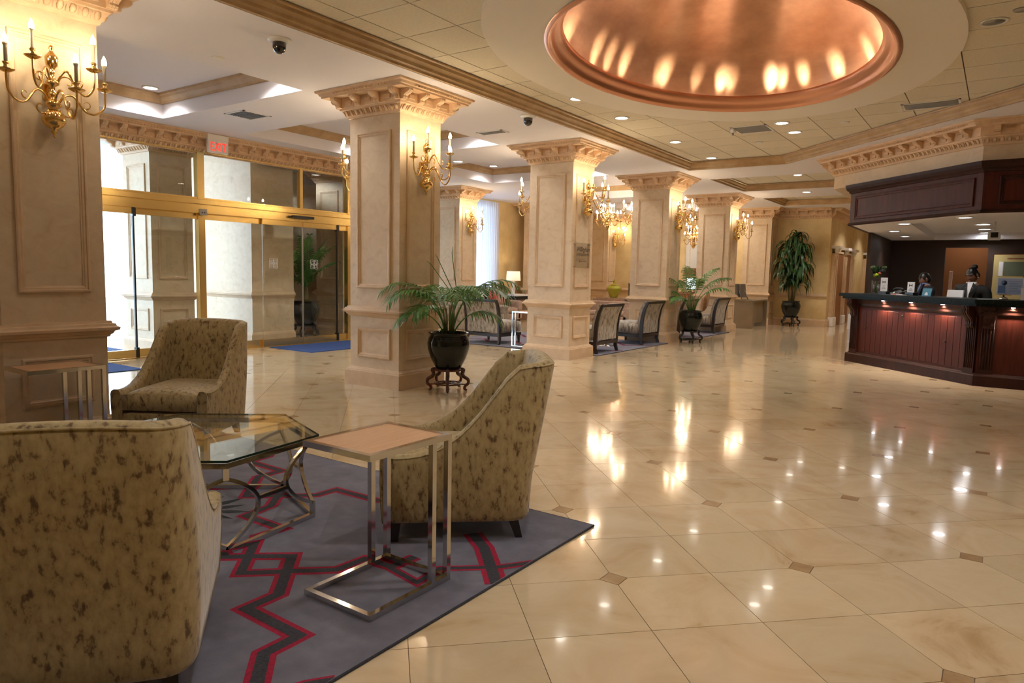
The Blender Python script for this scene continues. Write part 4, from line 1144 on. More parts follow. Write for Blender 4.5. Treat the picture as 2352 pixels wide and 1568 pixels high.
def pillow(name, mat, loc, rot, lab, s_=.24, t=.09):
    m = MB(); n = 10; vs = []; fs = []
    for side in (1, -1):
        for i in range(n+1):
            for j in range(n+1):
                u = 2*i/n-1; v = 2*j/n-1
                k = 1-.07*(1-abs(u)**2)*abs(v)**3; k2 = 1-.07*(1-abs(v)**2)*abs(u)**3
                vs.append((u*s_*k2, side*t*((1-u**4)*(1-v**4))**.6, v*s_*k))
    N2 = (n+1)**2
    for i in range(n):
        for j in range(n):
            a = i*(n+1)+j; fs.append((a, a+n+1, a+n+2, a+1)); fs.append((N2+a, N2+a+1, N2+a+n+2, N2+a+n+1))
    m.add(vs, fs, True); o = m.build(name, mat, loc=loc, rot=rot); tag(o, lab, 'pillow'); return o
pillow('throw_pillow', GOLDF, (-5.76, 16.36, .76), (-.2, .45, -PI/2+.1), 'gold tasselled pillow on the far dark-framed armchair', .21, .08)

# round pedestal table between armchairs
rt = empty('pedestal_table', (-6.0, 11.75, .011)); tag(rt, 'small round table on a thin nickel post between two armchairs', 'side table')
MB().lathe([(.001, .60), (.235, .60), (.24, .61), (.24, .622), (.001, .622)], 28).build('table_top', NICKEL, rt)
MB().lathe([(.02, .012), (.02, .6)], 12).build('post', NICKEL, rt); MB().lathe([(.001, 0), (.16, 0), (.16, .008), (.02, .014), (.02, .02)], 24).build('base', NICKEL, rt)
# lounge glass table
gt = empty('lounge_table', (-7.2, 12.2, .011)); tag(gt, 'low glass table glinting on the lounge rug', 'coffee table')
MB().box(-.35, .35, -.35, .35, .40, .415).build('table_top', TGLASS, gt)
for x in (-.3, .3):
    for y in (-.3, .3): MB().box(x-.012, x+.012, y-.012, y+.012, 0, .40).build('leg', NICKEL, gt)
MB().box(-.312, .312, -.312, -.288, 0, .024).box(-.312, .312, .288, .312, 0, .024).build('base_bar', NICKEL, gt)

# ---------------- lounge background pieces
def sofa(x, y, rz, w, lab, mat, cushions=2):
    r = empty('sofa', (x, y, .0)); r.rotation_euler = (0, 0, rz); tag(r, lab, 'sofa')
    MB().box(-w/2, w/2, -.42, .42, .10, .26, bev=.01).build('base', mat, r)
    MB().box(-w/2, w/2, .22, .42, .26, .80, bev=.03).build('backrest', mat, r)
    for s_ in (-1, 1): MB().box(s_*w/2-.075, s_*w/2+.075, -.42, .42, .10, .60, bev=.03).build('armrest', mat, r)
    k = cushions; cw = (w-.15)/k
    for i in range(k):
        x0 = -w/2+.075+i*cw; cushion(MB(), x0, x0+cw, -.41, .23, .26, .42, .02).build('seat_cushion', mat, r)
    for sx in (-1, 1):
        for sy in (-1, 1): MB().box(sx*(w/2-.08)-.025, sx*(w/2-.08)+.025, sy*.36-.025, sy*.36+.025, 0, .10).build('leg', WOODLEG, r)
    return r
sofa(-11.0, 14.72, PI/2, 1.8, 'dusty taupe sofa by the yellow lounge wall, carrying cushions', TAUPE)
pillow('throw_pillow', PINKF, (-11.08, 15.35, .70), (-.15, .15, PI/2), 'large dusty pink cushion on the lounge sofa', .26, .08)
pillow('throw_pillow', BLACKF, (-11.08, 14.68, .69), (-.15, .15, PI/2), 'black cushion on the lounge sofa behind the red one', .24, .07)
pillow('throw_pillow', REDF, (-10.93, 14.80, .66), (-.15, .6, PI/2), 'red satin cushion on the lounge sofa', .19, .06)
sofa(-9.6, 12.3, PI/2, 1.4, 'velvet loveseat half hidden behind the big palm pot', VELVETS)
sofa(-9.2, 18.1, 0, 1.5, 'low brownish sofa seen between the plate column and the palm column', TAUPE).scale = (1, 1, .72)
# console desk with lamp
cd = empty('writing_table', (-11.2, 16.31, 0)); tag(cd, 'writing table with pale top holding the table lamp', 'table')
MB().box(-.35, .35, -.48, .48, .70, .74).build('table_top', PAPER, cd); MB().box(-.3, .3, -.44, .44, .60, .70).build('apron', BLACKF, cd)
for x in (-.3, .3):
    for y in (-.43, .43): MB().box(x-.03, x+.03, y-.03, y+.03, 0, .6).build('leg', TWOOD, cd)
lp = empty('table_lamp', (-11.2, 16.15, .74)); tag(lp, 'lit table lamp with cream drum shade left of the plate column', 'lamp')
MB().lathe([(.001, 0), (.09, 0), (.09, .015), (.05, .02), (.055, .10), (.04, .2), (.05, .3), (.035, .36), (.012, .38), (.012, .44)], 16).build('base', simple('pearl_ceramic', (.72, .68, .60), .15), lp)
MB().lathe([(.185, .38), (.205, .38), (.185, .64), (.17, .64), (.187, .382)], 24).build('lamp_shade', SHADE, lp)
lamp('table_lamp_bulb', 'POINT', (-11.2, 16.15, 1.25), 4, WARM, .06)
# chartreuse jar on black console
jc = empty('console_cabinet', (-10.05, 20.1, 0)); tag(jc, 'low taupe cabinet carrying the chartreuse jar', 'cabinet')
MB().box(-.50, .5, -.25, .25, 0, .62).build('body', TAUPE, jc)
for x in (-.33, .21): MB().box(x-.26, x+.26, -.27, -.25, .08, .58).build('door', TAUPE, jc)
jr = empty('lidded_jar', (-10.05, 20.1, .62)); tag(jr, 'chartreuse glazed lidded jar in the lounge', 'jar')
MB().lathe([(.001, 0), (.10, 0), (.12, .03), (.17, .15), (.235, .26), (.235, .31), (.17, .37), (.10, .385)], 24).build('body', JADE, jr)
MB().lathe([(.11, .385), (.10, .41), (.05, .43), (.02, .44), (.02, .47), (.035, .49), (.03, .52), (.012, .54), (.02, .56), (.001, .585)], 20).build('lid', JADE, jr)
bk = empty('dark_cabinet', (-9.15, 20.1, 0)); tag(bk, 'tall black-fronted cabinet right of the chartreuse jar', 'cabinet')
MB().box(-.32, .32, -.2, .2, 0, 1.10).build('body', TAUPEW, bk); MB().box(-.28, .30, -.215, -.2, .1, 1.06).build('door', BLACKF, bk)
fg = MB().lathe([(.001, 0), (.10, 0), (.10, .02), (.04, .04), (.055, .12), (.03, .2), (.045, .26), (.02, .31), (.001, .33)], 14).build('figurine', simple('silvered_glass', (.6, .6, .65), .1, 1), loc=(-9.15, 20.1, 1.10)); tag(fg, 'small silvered figurine on the dark cabinet', 'figurine')
# framed pale panel and television between the last columns
fp_ = empty('wall_picture', (-7.72, 21.2, 2.15)); tag(fp_, 'tall white wall panel with brown wood bands behind the second palm', 'picture')
MB().box(-.42, .42, -.02, .04, -.55, .45).build('panel', ART, fp_); MB().box(-.46, .46, -.05, .04, .45, .68).build('frame_band', TWOOD, fp_); MB().box(-.46, .46, -.05, .04, -.75, -.55).build('frame_band', TWOOD, fp_)
MB().box(-.30, -.28, -.028, -.02, -.5, .4).box(.28, .30, -.028, -.02, -.5, .4).build('groove', TRIM, fp_)
tv = empty('television', (-7.62, 20.75, .96)); tag(tv, 'glowing television screen behind the second palm', 'television')
MB().box(-.30, .30, -.02, .03, -.02, .34, bev=.005).build('bezel', BLACKP, tv); MB().box(-.28, .28, -.024, -.02, 0, .32).build('screen', SCREEN, tv)
MB().box(-.03, .03, 0, .02, -.14, 0).box(-.15, .15, -.08, .08, -.15, -.135).build('stand', BLACKP, tv)
tvc = empty('television_console', (-7.62, 20.75, 0)); tag(tvc, 'wood console below the lounge television', 'cabinet')
MB().box(-.5, .5, -.22, .22, 0, .81).build('body', TWOOD, tvc)
for x in (-.25, .25): MB().box(x-.22, x+.22, -.235, -.22, .1, .76).build('door', TWOOD, tvc)
# computer desk by column six
dk = empty('computer_desk', (-5.62, 19.3, 0)); tag(dk, 'taupe computer desk standing by the last column', 'desk')
MB().box(-.33, .33, -.62, .75, .71, .75).build('desk_top', TAUPEW, dk); MB().box(-.33, .33, -.60, -.48, 0, .71).build('side_panel', TAUPEW, dk); MB().box(-.33, .33, .68, .75, 0, .71).build('side_panel', TAUPEW, dk); MB().box(.20, .24, -.48, .68, .12, .71).build('modesty_panel', TAUPEW, dk)
for i, (xm, y) in enumerate(((-5.74, 18.86), (-5.66, 19.12))):
    mo = empty('computer_monitor', (xm, y, .75)); tag(mo, ['left grey computer monitor seen edge-on on the desk', 'right grey computer monitor seen edge-on on the desk'][i], 'monitor', 'computer monitors on the taupe desk')
    MB().box(-.04, .0, -.22, .22, .06, .42, M=Matrix.Rotation(-.12, 4, 'Y')).build('screen_case', METALG, mo)
    MB().box(-.10, .12, -.08, .08, 0, .012).tube([(.10, 0, .01), (.06, 0, .10), (.01, 0, .24)], .015, 6).build('stand', METALG, mo)

# ---------------- plants
POTP = [(.001, 0), (.135, 0), (.15, .02), (.20, .12), (.232, .22), (.238, .29), (.225, .345), (.205, .375), (.215, .395), (.228, .402), (.226, .410), (.205, .408), (.195, .375), (.195, .36)]
def scurve_leg():
    P = [(.15, .255), (.185, .24), (.17, .20), (.185, .165), (.235, .135), (.24, .09), (.205, .055), (.20, .025), (.225, .012)]
    rr = [.012, .02, .022, .022, .020, .018, .018, .018, .012]
    pts = bez([(a, b) for a, b in P], 4); rad = bez([(i, r_) for i, r_ in enumerate(rr)], 4)
    return MB().tube([(p[0], 0, p[1]) for p in pts], [q[1] for q in rad], 6)
leg_m = scurve_leg()
def planter(parent_name, loc, lab, wood, s_=1.0, potmat=GLAZE):
    st_ = empty('plant_stand', loc); tag(st_, lab[0], 'plant stand', 'scroll-legged plant stands'); st_.scale = (s_,)*3
    me = leg_m.mesh('leg', wood)
    for k in range(5): inst(me, 'leg', st_, (0, 0, 0), 2*PI*k/5+.35)
    MB().lathe([(.001, .225), (.165, .225), (.172, .235), (.165, .246), (.001, .246)], 24).build('top_disc', wood, st_)
    MB().tube([(.15*math.cos(2*PI*i/24), .15*math.sin(2*PI*i/24), .075) for i in range(24)], .011, 6, closed=True).build('ring', wood, st_)
    m = MB().lathe([(.018, .0), (.015, .03), (.012, .07), (.014, .09), (.001, .1)], 10)
    for k in range(5): a = 2*PI*k/5+.35; m.tube([(0, 0, .075), (.21*math.cos(a), .21*math.sin(a), .075)], .008, 6)
    m.build('spindle', wood, st_)
    pl_ = empty('potted_palm' if parent_name is None else parent_name, (loc[0], loc[1], loc[2]+.247*s_)); tag(pl_, lab[1], 'potted plant'); pl_.scale = (s_,)*3
    MB().lathe(POTP, 32).build('pot', potmat, pl_)
    MB().lathe([(.001, .345), (.2, .35)], 20).build('soil', SOIL, pl_)
    return pl_
def frond(length, droop, nl=22, lw=.013, ll=.30, mat=LEAF, parent=None, base=(0, 0, .35), az=0, lean=.3, fill=.35, seed=0):
    """one arching frond with leaflets; the bare petiole is the first `fill` part"""
    rnd = random.Random(seed)
    pts = []; p = Vector(base); ang = PI/2-lean; n = 24
    d2 = Vector((math.cos(az), math.sin(az), 0))
    for i in range(n+1):
        pts.append(p.copy()); t = i/n
        a = ang-droop*(t**1.7)
        p = p+(d2*math.cos(a)+Vector((0, 0, 1))*math.sin(a))*(length/n)
    m = MB(); m.tube([tuple(q) for q in pts], [.008*(1-.8*i/n)+.001 for i in range(n+1)], 5)
    side = Vector((-d2.y, d2.x, 0))
    for k in range(nl):
        t = fill+(1-fill)*k/(nl-1); f = t*n; i = min(int(f), n-1); q = pts[i].lerp(pts[i+1], f-i)
        tan = (pts[i+1]-pts[i]).normalized(); up_ = side.cross(tan); up_ = -up_ if up_.z < 0 else up_
        L_ = ll*(math.sin(PI*(.18+.82*(k/(nl-1)))**.9)**.5 if k < nl-1 else .5)*(.85+.3*rnd.random())
        for s_ in (-1, 1):
            fwd = .55+.75*(k/(nl-1))
            d_ = (side*s_*1.0+tan*fwd+up_*.18).normalized()
            w0 = tan.cross(d_).cross(d_).normalized() if tan.cross(d_).length > 1e-3 else tan
            wv = d_.cross(up_).normalized()
            a_ = q; g_ = Vector((0, 0, -1))
            c1 = a_+d_*L_*.35+g_*L_*.05; c2 = a_+d_*L_*.66+g_*L_*.22; c3 = a_+d_*L_*.86+g_*L_*(.48+.15*rnd.random())
            h_ = lw
            vs = [a_-wv*h_*.3, a_+wv*h_*.3, c1-wv*h_, c1+wv*h_, c2-wv*h_*.8, c2+wv*h_*.8, c3]
            m.add([tuple(v) for v in vs], [(0, 1, 3, 2), (2, 3, 5, 4), (4, 5, 6)])
    return m.build('frond', mat, parent)
# 1: big palm (drooping)
P1 = (-5.05, 6.03, 0)
pl1 = planter(None, P1, ('rosewood scroll-legged stand under the big palm pot', 'big kentia palm in a black glazed pot beside the front column'), STANDW)
ax = math.atan2(RT.y, RT.x)  # picture-right direction
specs = [(ax+PI, 1.0, 2.1, .30), (ax+PI-.5, .85, 1.9, .40), (ax+PI+.6, .95, 2.2, .40), (ax, 1.05, 1.9, .34), (ax+.35, .95, 1.9, .30), (ax-.45, 1.0, 2.2, .34), (ax+1.2, .85, 1.8, .25), (ax-1.3, .85, 2.0, .35), (ax+2.3, .8, 1.9, .35), (ax-2.2, .7, 2.1, .55), (ax+PI+.15, .6, 2.0, .75), (ax-.1, .62, 1.9, .75), (ax+.9, .8, 1.8, .15), (ax+PI-1.0, .9, 2.2, .12), (ax-.9, .95, 2.3, .15)]
for i, (az, L_, dr, ln) in enumerate(specs):
    frond(L_*1.05, dr, 15, .012, .34, LEAF, pl1, (.03*math.cos(az), .03*math.sin(az), .35), az, ln*.62, .50, i)
for i in range(9):
    a = i*.7; MB().tube([(.05*math.cos(a), .05*math.sin(a), .34), (.06*math.cos(a), .06*math.sin(a), .62+.05*(i % 3))], [.011, .007], 6).build('cane', STEM, pl1)
for (dx_, dz_) in ((-.10, 1.28), (.02, 1.36), (-.16, 1.20)):
    e_ = Vector((RT.x*dx_*1.6, RT.y*dx_*1.6, dz_)); MB().tube([(RT.x*.1, RT.y*.1, .75), tuple(e_*.8+Vector((0, 0, .2))), tuple(e_)], [.005, .004, .0015], 5).build('spear_leaf', LEAF, pl1)
# 2: second palm
P2_ = (-5.10, 13.72-.05, 0)
pl2 = planter(None, P2_, ('black lacquer stand under the second palm pot', 'second palm in a black glazed pot beyond the direction-plate column'), STANDB)
specs = [(ax+PI, 1.25, 1.25, .30), (ax, 1.25, 1.15, .40), (ax+.3, 1.3, 1.0, .15), (ax+PI-.4, .9, 1.5, .45), (ax-.3, 1.05, 1.35, .50), (ax+PI/2, 1.25, .9, .06), (ax-PI/2, 1.1, 1.3, .15), (ax+PI+.5, .75, 1.6, .55), (ax+2.0, 1.0, 1.1, .2)]
for i, (az, L_, dr, ln) in enumerate(specs):
    frond(L_*.88, dr+.25, 15, .015, .30, LEAF, pl2, (.03*math.cos(az), .03*math.sin(az), .35), az, ln*.7, .5, 40+i)
for i in range(7):
    a = i*.9; MB().tube([(.05*math.cos(a), .05*math.sin(a), .34), (.07*math.cos(a), .07*math.sin(a), .70)], [.010, .006], 6).build('cane', STEM, pl2)
# 3: vestibule palm (upright)
pl3 = planter(None, (-10.95+.22, 8.62, .012), ('black scroll-legged stand outside the glass doors', 'upright palm in a black pot seen through the glass doors'), STANDB, 1.08)
specs = [(ax+PI, 1.0, 1.15, .62), (ax, .95, .75, .28), (ax+.5, 1.0, .5, .2), (ax+PI/2, 1.05, .45, .10), (ax+PI+.4, .95, .9, .35), (ax-PI/2, 1.0, .5, .12), (ax-.6, .95, .8, .3), (ax+2.5, .9, .7, .25), (ax+.15, .8, 1.0, .45)]
for i, (az, L_, dr, ln) in enumerate(specs):
    frond(L_*.95, dr, 24, .014, .25, LEAF, pl3, (0, 0, .60), az, ln, .15, 80+i)
MB().tube([(0, 0, .34), (.01, 0, .5), (0, 0, .66)], [.055, .05, .03], 10).build('trunk', STEM, pl3)
# 4: dracaena with drooping leaf heads
pl4 = planter('potted_dracaena', (-4.82, 20.72, 0), ('black lacquer stand under the tall dracaena', 'tall dracaena with drooping dark leaves against the yellow wall'), STANDB, 1.08)
rnd = random.Random(5)
for h_, n_, dx, dy in ((2.12, 64, .05, 0), (1.92, 60, -.18, .06), (1.86, 60, .2, -.06), (1.55, 56, .02, .08), (1.42, 56, -.2, -.05), (1.35, 56, .22, .05), (1.05, 46, -.08, -.08), (1.08, 46, .14, .1)):
    MB().tube([(dx*.2, dy*.2, .34), (dx*.5, dy*.5, h_*.5+.1), (dx, dy, h_-.05)], [.02, .017, .014], 7).build('cane', STEM, pl4)
    m = MB()
    for i in range(n_):
        a = rnd.random()*2*PI; el = rnd.uniform(-.1, 1.35); L_ = rnd.uniform(.36, .56)
        d_ = Vector((math.cos(a), math.sin(a), 0)); p = Vector((dx, dy, h_-rnd.random()*.30)); sd = Vector((-d_.y, d_.x, 0)); w = .027
        vs = []; ang = el; q = p.copy()
        for k in range(6):
            ww_ = w*(.5, 1, 1, .85, .55, .08)[k]
            vs += [tuple(q-sd*ww_), tuple(q+sd*ww_)]
            q = q+(d_*math.cos(ang)+Vector((0, 0, 1))*math.sin(ang))*(L_/5); ang -= .62 if el > .3 else .45
            ang = max(ang, -1.5)
        m.add(vs, [(2*k, 2*k+1, 2*k+3, 2*k+2) for k in range(5)], True)
    m.build('leaf_head', LEAFD, pl4)

# ---------------- ceiling hardware
def cam_dome(x, y, lab, s_=1):
    r = empty('dome_camera', (x, y, CZ)); r.scale = (s_,)*3; tag(r, lab, 'security camera', 'ceiling dome cameras')
    MB().lathe([(.001, 0), (.10, 0), (.10, -.012), (.075, -.03), (.001, -.03)], 24).build('base', WHITEP, r)
    MB().lathe([(.06, -.03), (.058, -.075), (.042, -.108), (.02, -.122), (.001, -.126)], 20).build('lens_dome', SMOKE, r)
cam_dome(-5.33, 4.02, 'dark dome camera on the white ceiling left of the crown moulding'); cam_dome(-5.08, 7.58, 'smaller-looking dome camera on the ceiling behind the front column')
def air_vent(x, y, z, w, d, rz, lab):
    r = empty('air_vent', (x, y, z)); r.rotation_euler = (0, 0, rz); tag(r, lab, 'vent', 'ceiling air vents')
    MB().box(-w/2, w/2, -d/2, -d/2+.03, -.008, 0).box(-w/2, w/2, d/2-.03, d/2, -.008, 0).box(-w/2, -w/2+.03, -d/2, d/2, -.008, 0).box(w/2-.03, w/2, -d/2, d/2, -.008, 0).build('frame', WHITEP, r)
    MB().box(-w/2+.03, w/2-.03, -d/2+.03, d/2-.03, -.002, -.001).build('duct_opening', BLACKP, r)
    sm = MB().box(-w/2+.03, w/2-.03, -.012, .012, -.001, .001, M=Matrix.Rotation(.6, 4, 'X')).mesh('slat', WHITEP)
    n = int((d-.06)/.035)
    for k in range(n): inst(sm, 'slat', r, (0, -d/2+.03+.035*(k+.5), -.009))
air_vent(-8.25, 5.72, CZ, .42, .42, 0, 'square vent on the white beam right of the leftmost coffer')
air_vent(-3.1, 10.45, TZ, .5, .5, 0, 'square vent in the tiled ceiling beside two downlights')
air_vent(-.85, 10.05, TZ, .62, .36, 0, 'long metal vent in the tiled ceiling at the upper right')
air_vent(-6.1, 8.2, CZ, .45, .2, 0, 'slot vent on the beam behind the front column')
for x, y, z, l in ((-6.3, 4.05, CZ, 'flat round sensor on the white beam left of the camera'), (-4.0, 7.0, TZ, 'flat round sensor in the tiles near the first downlights'), (-.02, 6.95, TZ, 'dark round sprinkler plate at the top right'), (-3.3, 11.5, TZ, 'small round sprinkler plate near the far corner tiles'), (-1.9, 10.6, TZ, 'round sprinkler plate between the downlights and long vent')):
    o = MB().lathe([(.001, -.012), (.05, -.010), (.06, 0)], 18).build('sprinkler_plate', WHITEP if 'dark' not in l else METALG, loc=(x, y, z)); tag(o, l, 'sprinkler')
o = empty('smoke_detector', (-3.35, 10.35, TZ)); tag(o, 'small white detector left of the tiled-ceiling vent', 'detector')
MB().lathe([(.001, -.05), (.03, -.05), (.045, -.03), (.05, 0)], 16).build('body', WHITEP, o); MB().lathe([(.001, -.09), (.012, -.085), (.015, -.05)], 10).build('nozzle', METALG, o)

# exit sign
ex = empty('exit_sign', (-9.88, 6.32, 3.16)); tag(ex, 'white EXIT sign with red letters hanging before the door cornice', 'sign')
MB().box(-.02, .02, -.165, .165, -.12, .07, bev=.004).build('housing', WHITEP, ex); MB().box(-.025, .025, -.17, .17, .07, .15, bev=.004).build('canopy_box', WHITEP, ex)
text('EXIT', 'lettering', .185, RED, ex, (.0215, 0, -.035), (PI/2, 0, PI/2), .001, sx=.72)
# acrylic direction plate
ap = empty('direction_plate', (XR+.035, 9.40+.30, 1.60)); tag(ap, 'clear acrylic plate with script lettering and arrow on the column', 'sign')
MB().box(0, .006, -.24, .24, -.17, .22).build('plate', ACRYL, ap)
sd = MB()
for y in (-.22, .22):
    for z in (-.15, .20): sd.lathe([(.010, -.035), (.010, .010)], 10, TR(0, y, z) @ Matrix.Rotation(PI/2, 4, 'Y'))
sd.build('standoff', NICKEL, ap)
text('Willingham', 'lettering', .105, INK, ap, (.0075, 0, .12), (PI/2, 0, PI/2), .0008, shear=.5, sx=.85)
text('RESTAURANT & LOUNGE', 'small_lettering', .034, INK, ap, (.0075, 0, .035), (PI/2, 0, PI/2), .0008) if False else MB().box(.0068, .008, -.20, .20, .028, .034).box(.0068, .008, -.18, .19, .044, .05).build('small_lettering', INK, ap)
MB().box(.0068, .008, -.11, .12, -.072, -.066).add([(.008, -.12, -.069), (.008, -.085, -.052), (.008, -.10, -.069), (.008, -.085, -.086)], [(0, 1, 2), (0, 2, 3)]).build('arrow', INK, ap)

# ---------------- things on the counter
def on(k, n): v = K0+ds*k+ns*n; return v
TOPZ = 1.1205
def tent(k, n, w, h, lab, z=TOPZ):
    v = on(k, n); r = empty('table_sign', (v.x, v.y, z)); r.rotation_euler = (0, 0, rzD); tag(r, lab, 'sign', 'counter signs')
    MB().box(-w/2-.01, w/2+.01, -.03, .06, 0, .045).build('holder', BLACKP, r)
    MB().box(-w/2, w/2, -.004, .004, .03, .03+h, bev=.001).build('card', PAPER, r)
    # bow-tie emblem and text lines
    e = MB(); c = .03+h*.70
    for s_ in (-1, 1): e.add([(s_*.034, -.0055, c+.022), (s_*.034, -.0055, c-.022), (s_*.006, -.0055, c-.004), (s_*.006, -.0055, c+.004)], [(0, 1, 2, 3)])
    e.add([(-.01, -.0055, c-.004), (.01, -.0055, c-.004), (.01, -.0055, c+.004), (-.01, -.0055, c+.004)], [(0, 1, 2, 3)])
    e.build('emblem', INK, r)
    t_ = MB()
    for q, ww_ in enumerate((.03, .05, .07)): t_.box(-ww_/2*1.2, ww_/2*1.2, -.0055, -.0045, .03+h*(.42-.09*q), .034+h*(.42-.09*q)+.003)
    t_.build('lettering', INKG, r)
tent(2.16, .30, .155, .23, 'tall white emblem card right of the flower vase on the counter')
tent(1.55, .28, .145, .17, 'second white emblem card in the middle of the counter')
v = on(1.17, .22); r = empty('teal_card', (v.x, v.y, TOPZ)); r.rotation_euler = (0, 0, rzD); tag(r, 'teal leaning card with a white shield emblem on the counter', 'sign')
MB().box(-.085, .085, 0, .005, 0, .115, M=Matrix.Rotation(-.18, 4, 'X')).build('card', TEAL, r)
m = MB(); m.prism([(.032*math.cos(a*PI/10), .002+.045*math.sin(a*PI/10)) for a in range(11)], 0, .001); m.prism([(.0+.012*math.cos(a*PI/6), .0+.018*math.sin(a*PI/6)) for a in range(7)], -.001, 0)
m.v = [(x, -.003-z+.0, y+.012) for x, y, z in m.v]; m.build('emblem', PAPER, r, rot=(-.18, 0, 0))
# blue certificate on a stand
v = Vector((.10, 11.18)); r = empty('certificate_stand', (v.x, v.y, TOPZ)); tag(r, 'pale blue printed certificate on a small counter stand', 'sign')
MB().box(-.145, .145, 0, .008, .06, .285).build('plate', PAPER, r)
MB().box(-.132, .132, -.002, 0, .07, .275).build('print', BLUEP, r)
m = MB().box(-.125, -.05, -.004, -.002, .085, .18).lathe([(.001, 0), (.032, .001)], 12, TR(-.065, -.0035, .215) @ Matrix.Rotation(PI/2, 4, 'X'))
for q in range(7): m.box(-.01, .12-.02*(q % 3), -.004, -.002, .10+.022*q, .104+.022*q)
m.build('engraving', BLUED, r)
MB().lathe([(.001, 0), (.05, 0), (.045, .02), (.01, .035), (.01, .06)], 14, TR(-.06, .02, 0)).box(-.11, .02, -.01, .03, .055, .065).build('stand', NICKEL, r)
v = Vector((.31, 11.15)); r = empty('card_holder', (v.x, v.y, TOPZ)); tag(r, 'white leaflet holder cut by the right edge of the photo', 'leaflet holder')
MB().box(-.09, .09, 0, .005, 0, .16, M=Matrix.Rotation(-.15, 4, 'X')).build('leaflet', PAPER, r); MB().box(-.1, .1, -.02, .05, 0, .01).build('base', ACRYL, r)
v = on(.86, .42)
o = MB().box(-.14, .14, -.01, .01, 0, .10).build('paper_sheet', PAPER, loc=(v.x, v.y, TOPZ), rot=(-.1, 0, rzD)); tag(o, 'white paper sheet propped left of the woman at the counter', 'paper')
# telephone and tray shapes, made up to stand in for a dark sleeve and hand
v = on(1.83, .30); r = empty('sleeve_stand_in', (v.x, v.y, TOPZ)); r.rotation_euler = (0, 0, rzD); tag(r, 'low black telephone shape standing in for a dark sleeve by the tall white card', 'counter stand-in')
MB().prism([(-.10, -.07), (.10, -.07), (.10, .09), (-.10, .09)], 0, .03).add([(-.10, -.07, .03), (.10, -.07, .03), (.10, .09, .07), (-.10, .09, .07), (-.10, .09, .03), (.10, .09, .03)], [(0, 1, 2, 3), (0, 3, 4), (1, 5, 2), (3, 2, 5, 4)]).build('body', BLACKP, r)
MB().tube([(-.10, .0, .07), (-.06, 0, .095), (.0, 0, .10), (.06, 0, .095), (.10, 0, .07)], [.024, .016, .014, .016, .024], 8).build('handset', BLACKP, r)
v = on(1.70, .16); r = empty('hand_stand_in', (v.x, v.y, TOPZ)); r.rotation_euler = (0, 0, rzD); tag(r, 'small salmon tray shape standing in for a hand on the counter between the cards', 'tray')  # tray shape put here in place of a hand on the counter
MB().box(-.08, .08, -.03, .03, 0, .006).box(-.08, .08, -.03, -.025, .006, .018).box(-.08, .08, .025, .03, .006, .018).build('tray', SALMON, r)
MB().lathe([(.001, 0), (.015, 0), (.018, .02), (.01, .035), (.001, .04)], 10, TR(-.05, 0, .006)).build('call_bell', NICKEL, r)
v = on(1.55, .12); o = MB().box(-.07, .07, -.03, .03, 0, .012).build('business_cards', PAPER, loc=(v.x, v.y, TOPZ), rot=(0, 0, rzD)); tag(o, 'fanned stack of small cards in front of the second white sign', 'cards')
# flower vase
v = on(2.38, .32); r = empty('flower_vase', (v.x, v.y, TOPZ)); tag(r, 'clear glass vase of mixed flowers at the counter end', 'vase')
MB().lathe([(.055, 0), (.062, .01), (.062, .20), (.058, .21)], 20).build('vase', CLEAR, r)
o = MB().tube([(0, 0, .02), (.01, .01, .2)], .004, 5).tube([(.02, 0, .02), (-.01, .01, .2)], .004, 5).tube([(-.02, .01, .02), (.02, -.01, .2)], .004, 5).build('stems', LEAF, r)
rn = random.Random(3)
m = MB()
for q in range(60):
    a = rn.random()*2*PI; e_ = rn.uniform(-.3, 1.4); d_ = Vector((math.cos(a)*math.cos(e_), math.sin(a)*math.cos(e_), math.sin(e_))); b0 = Vector((0, 0, .24+.1*rn.random())); L_ = rn.uniform(.08, .16); s_ = d_.cross(Vector((0, 0, 1))).normalized()*.022
    m.add([tuple(b0+d_*.02), tuple(b0+d_*L_*.5+s_), tuple(b0+d_*L_), tuple(b0+d_*L_*.5-s_)], [(0, 1, 2, 3)])
m.build('foliage', LEAFD, r)
for (x, y, z, rad, mt, nm) in ((.0, -.04, .30, .045, LIME, 'green_bloom'), (.08, -.01, .36, .06, BLACKF, 'dark_bloom'), (-.05, 0, .42, .05, LEAFD, 'tall_bloom'), (.05, -.04, .33, .03, simple('coral_petal', (.6, .15, .1), .6), 'coral_bloom'), (.11, 0, .42, .04, LEAFD, 'tall_bloom')):
    m = MB()
    for q in range(10):
        a = q*2*PI/10; m.ellipsoid((x+rad*.5*math.cos(a), y+rad*.5*math.sin(a), z), (rad*.45, rad*.45, rad*.6), 6, 4)
    m.ellipsoid((x, y, z+rad*.2), (rad*.5, rad*.5, rad*.5), 8, 5); m.build(nm, mt, r)
# monitor bracket hanging from soffit, wood post at the right
r = empty('ceiling_monitor', (-.145, 14.0, 2.33)); tag(r, 'small white box hanging below the soffit behind the desk', 'monitor')
MB().box(-.09, .09, -.05, .05, -.30, -.16, bev=.01).box(-.015, .015, -.015, .015, -.16, 0).build('housing', WHITEP, r); MB().box(-.05, .05, -.055, -.05, -.26, -.175).build('screen', BLACKP, r)
r = empty('post', (.30, 11.5, 0)); tag(r, 'dark turned wooden post at the right edge of the counter', 'post')
m = MB().box(-.06, .06, -.06, .06, 1.12, 2.2)
for q in range(3): m.tube([(-.04+.04*q, -.062, 1.2), (-.04+.04*q, -.062, 2.15)], .012, 8)
m.build('fluted_shaft', MAHOGD, r)
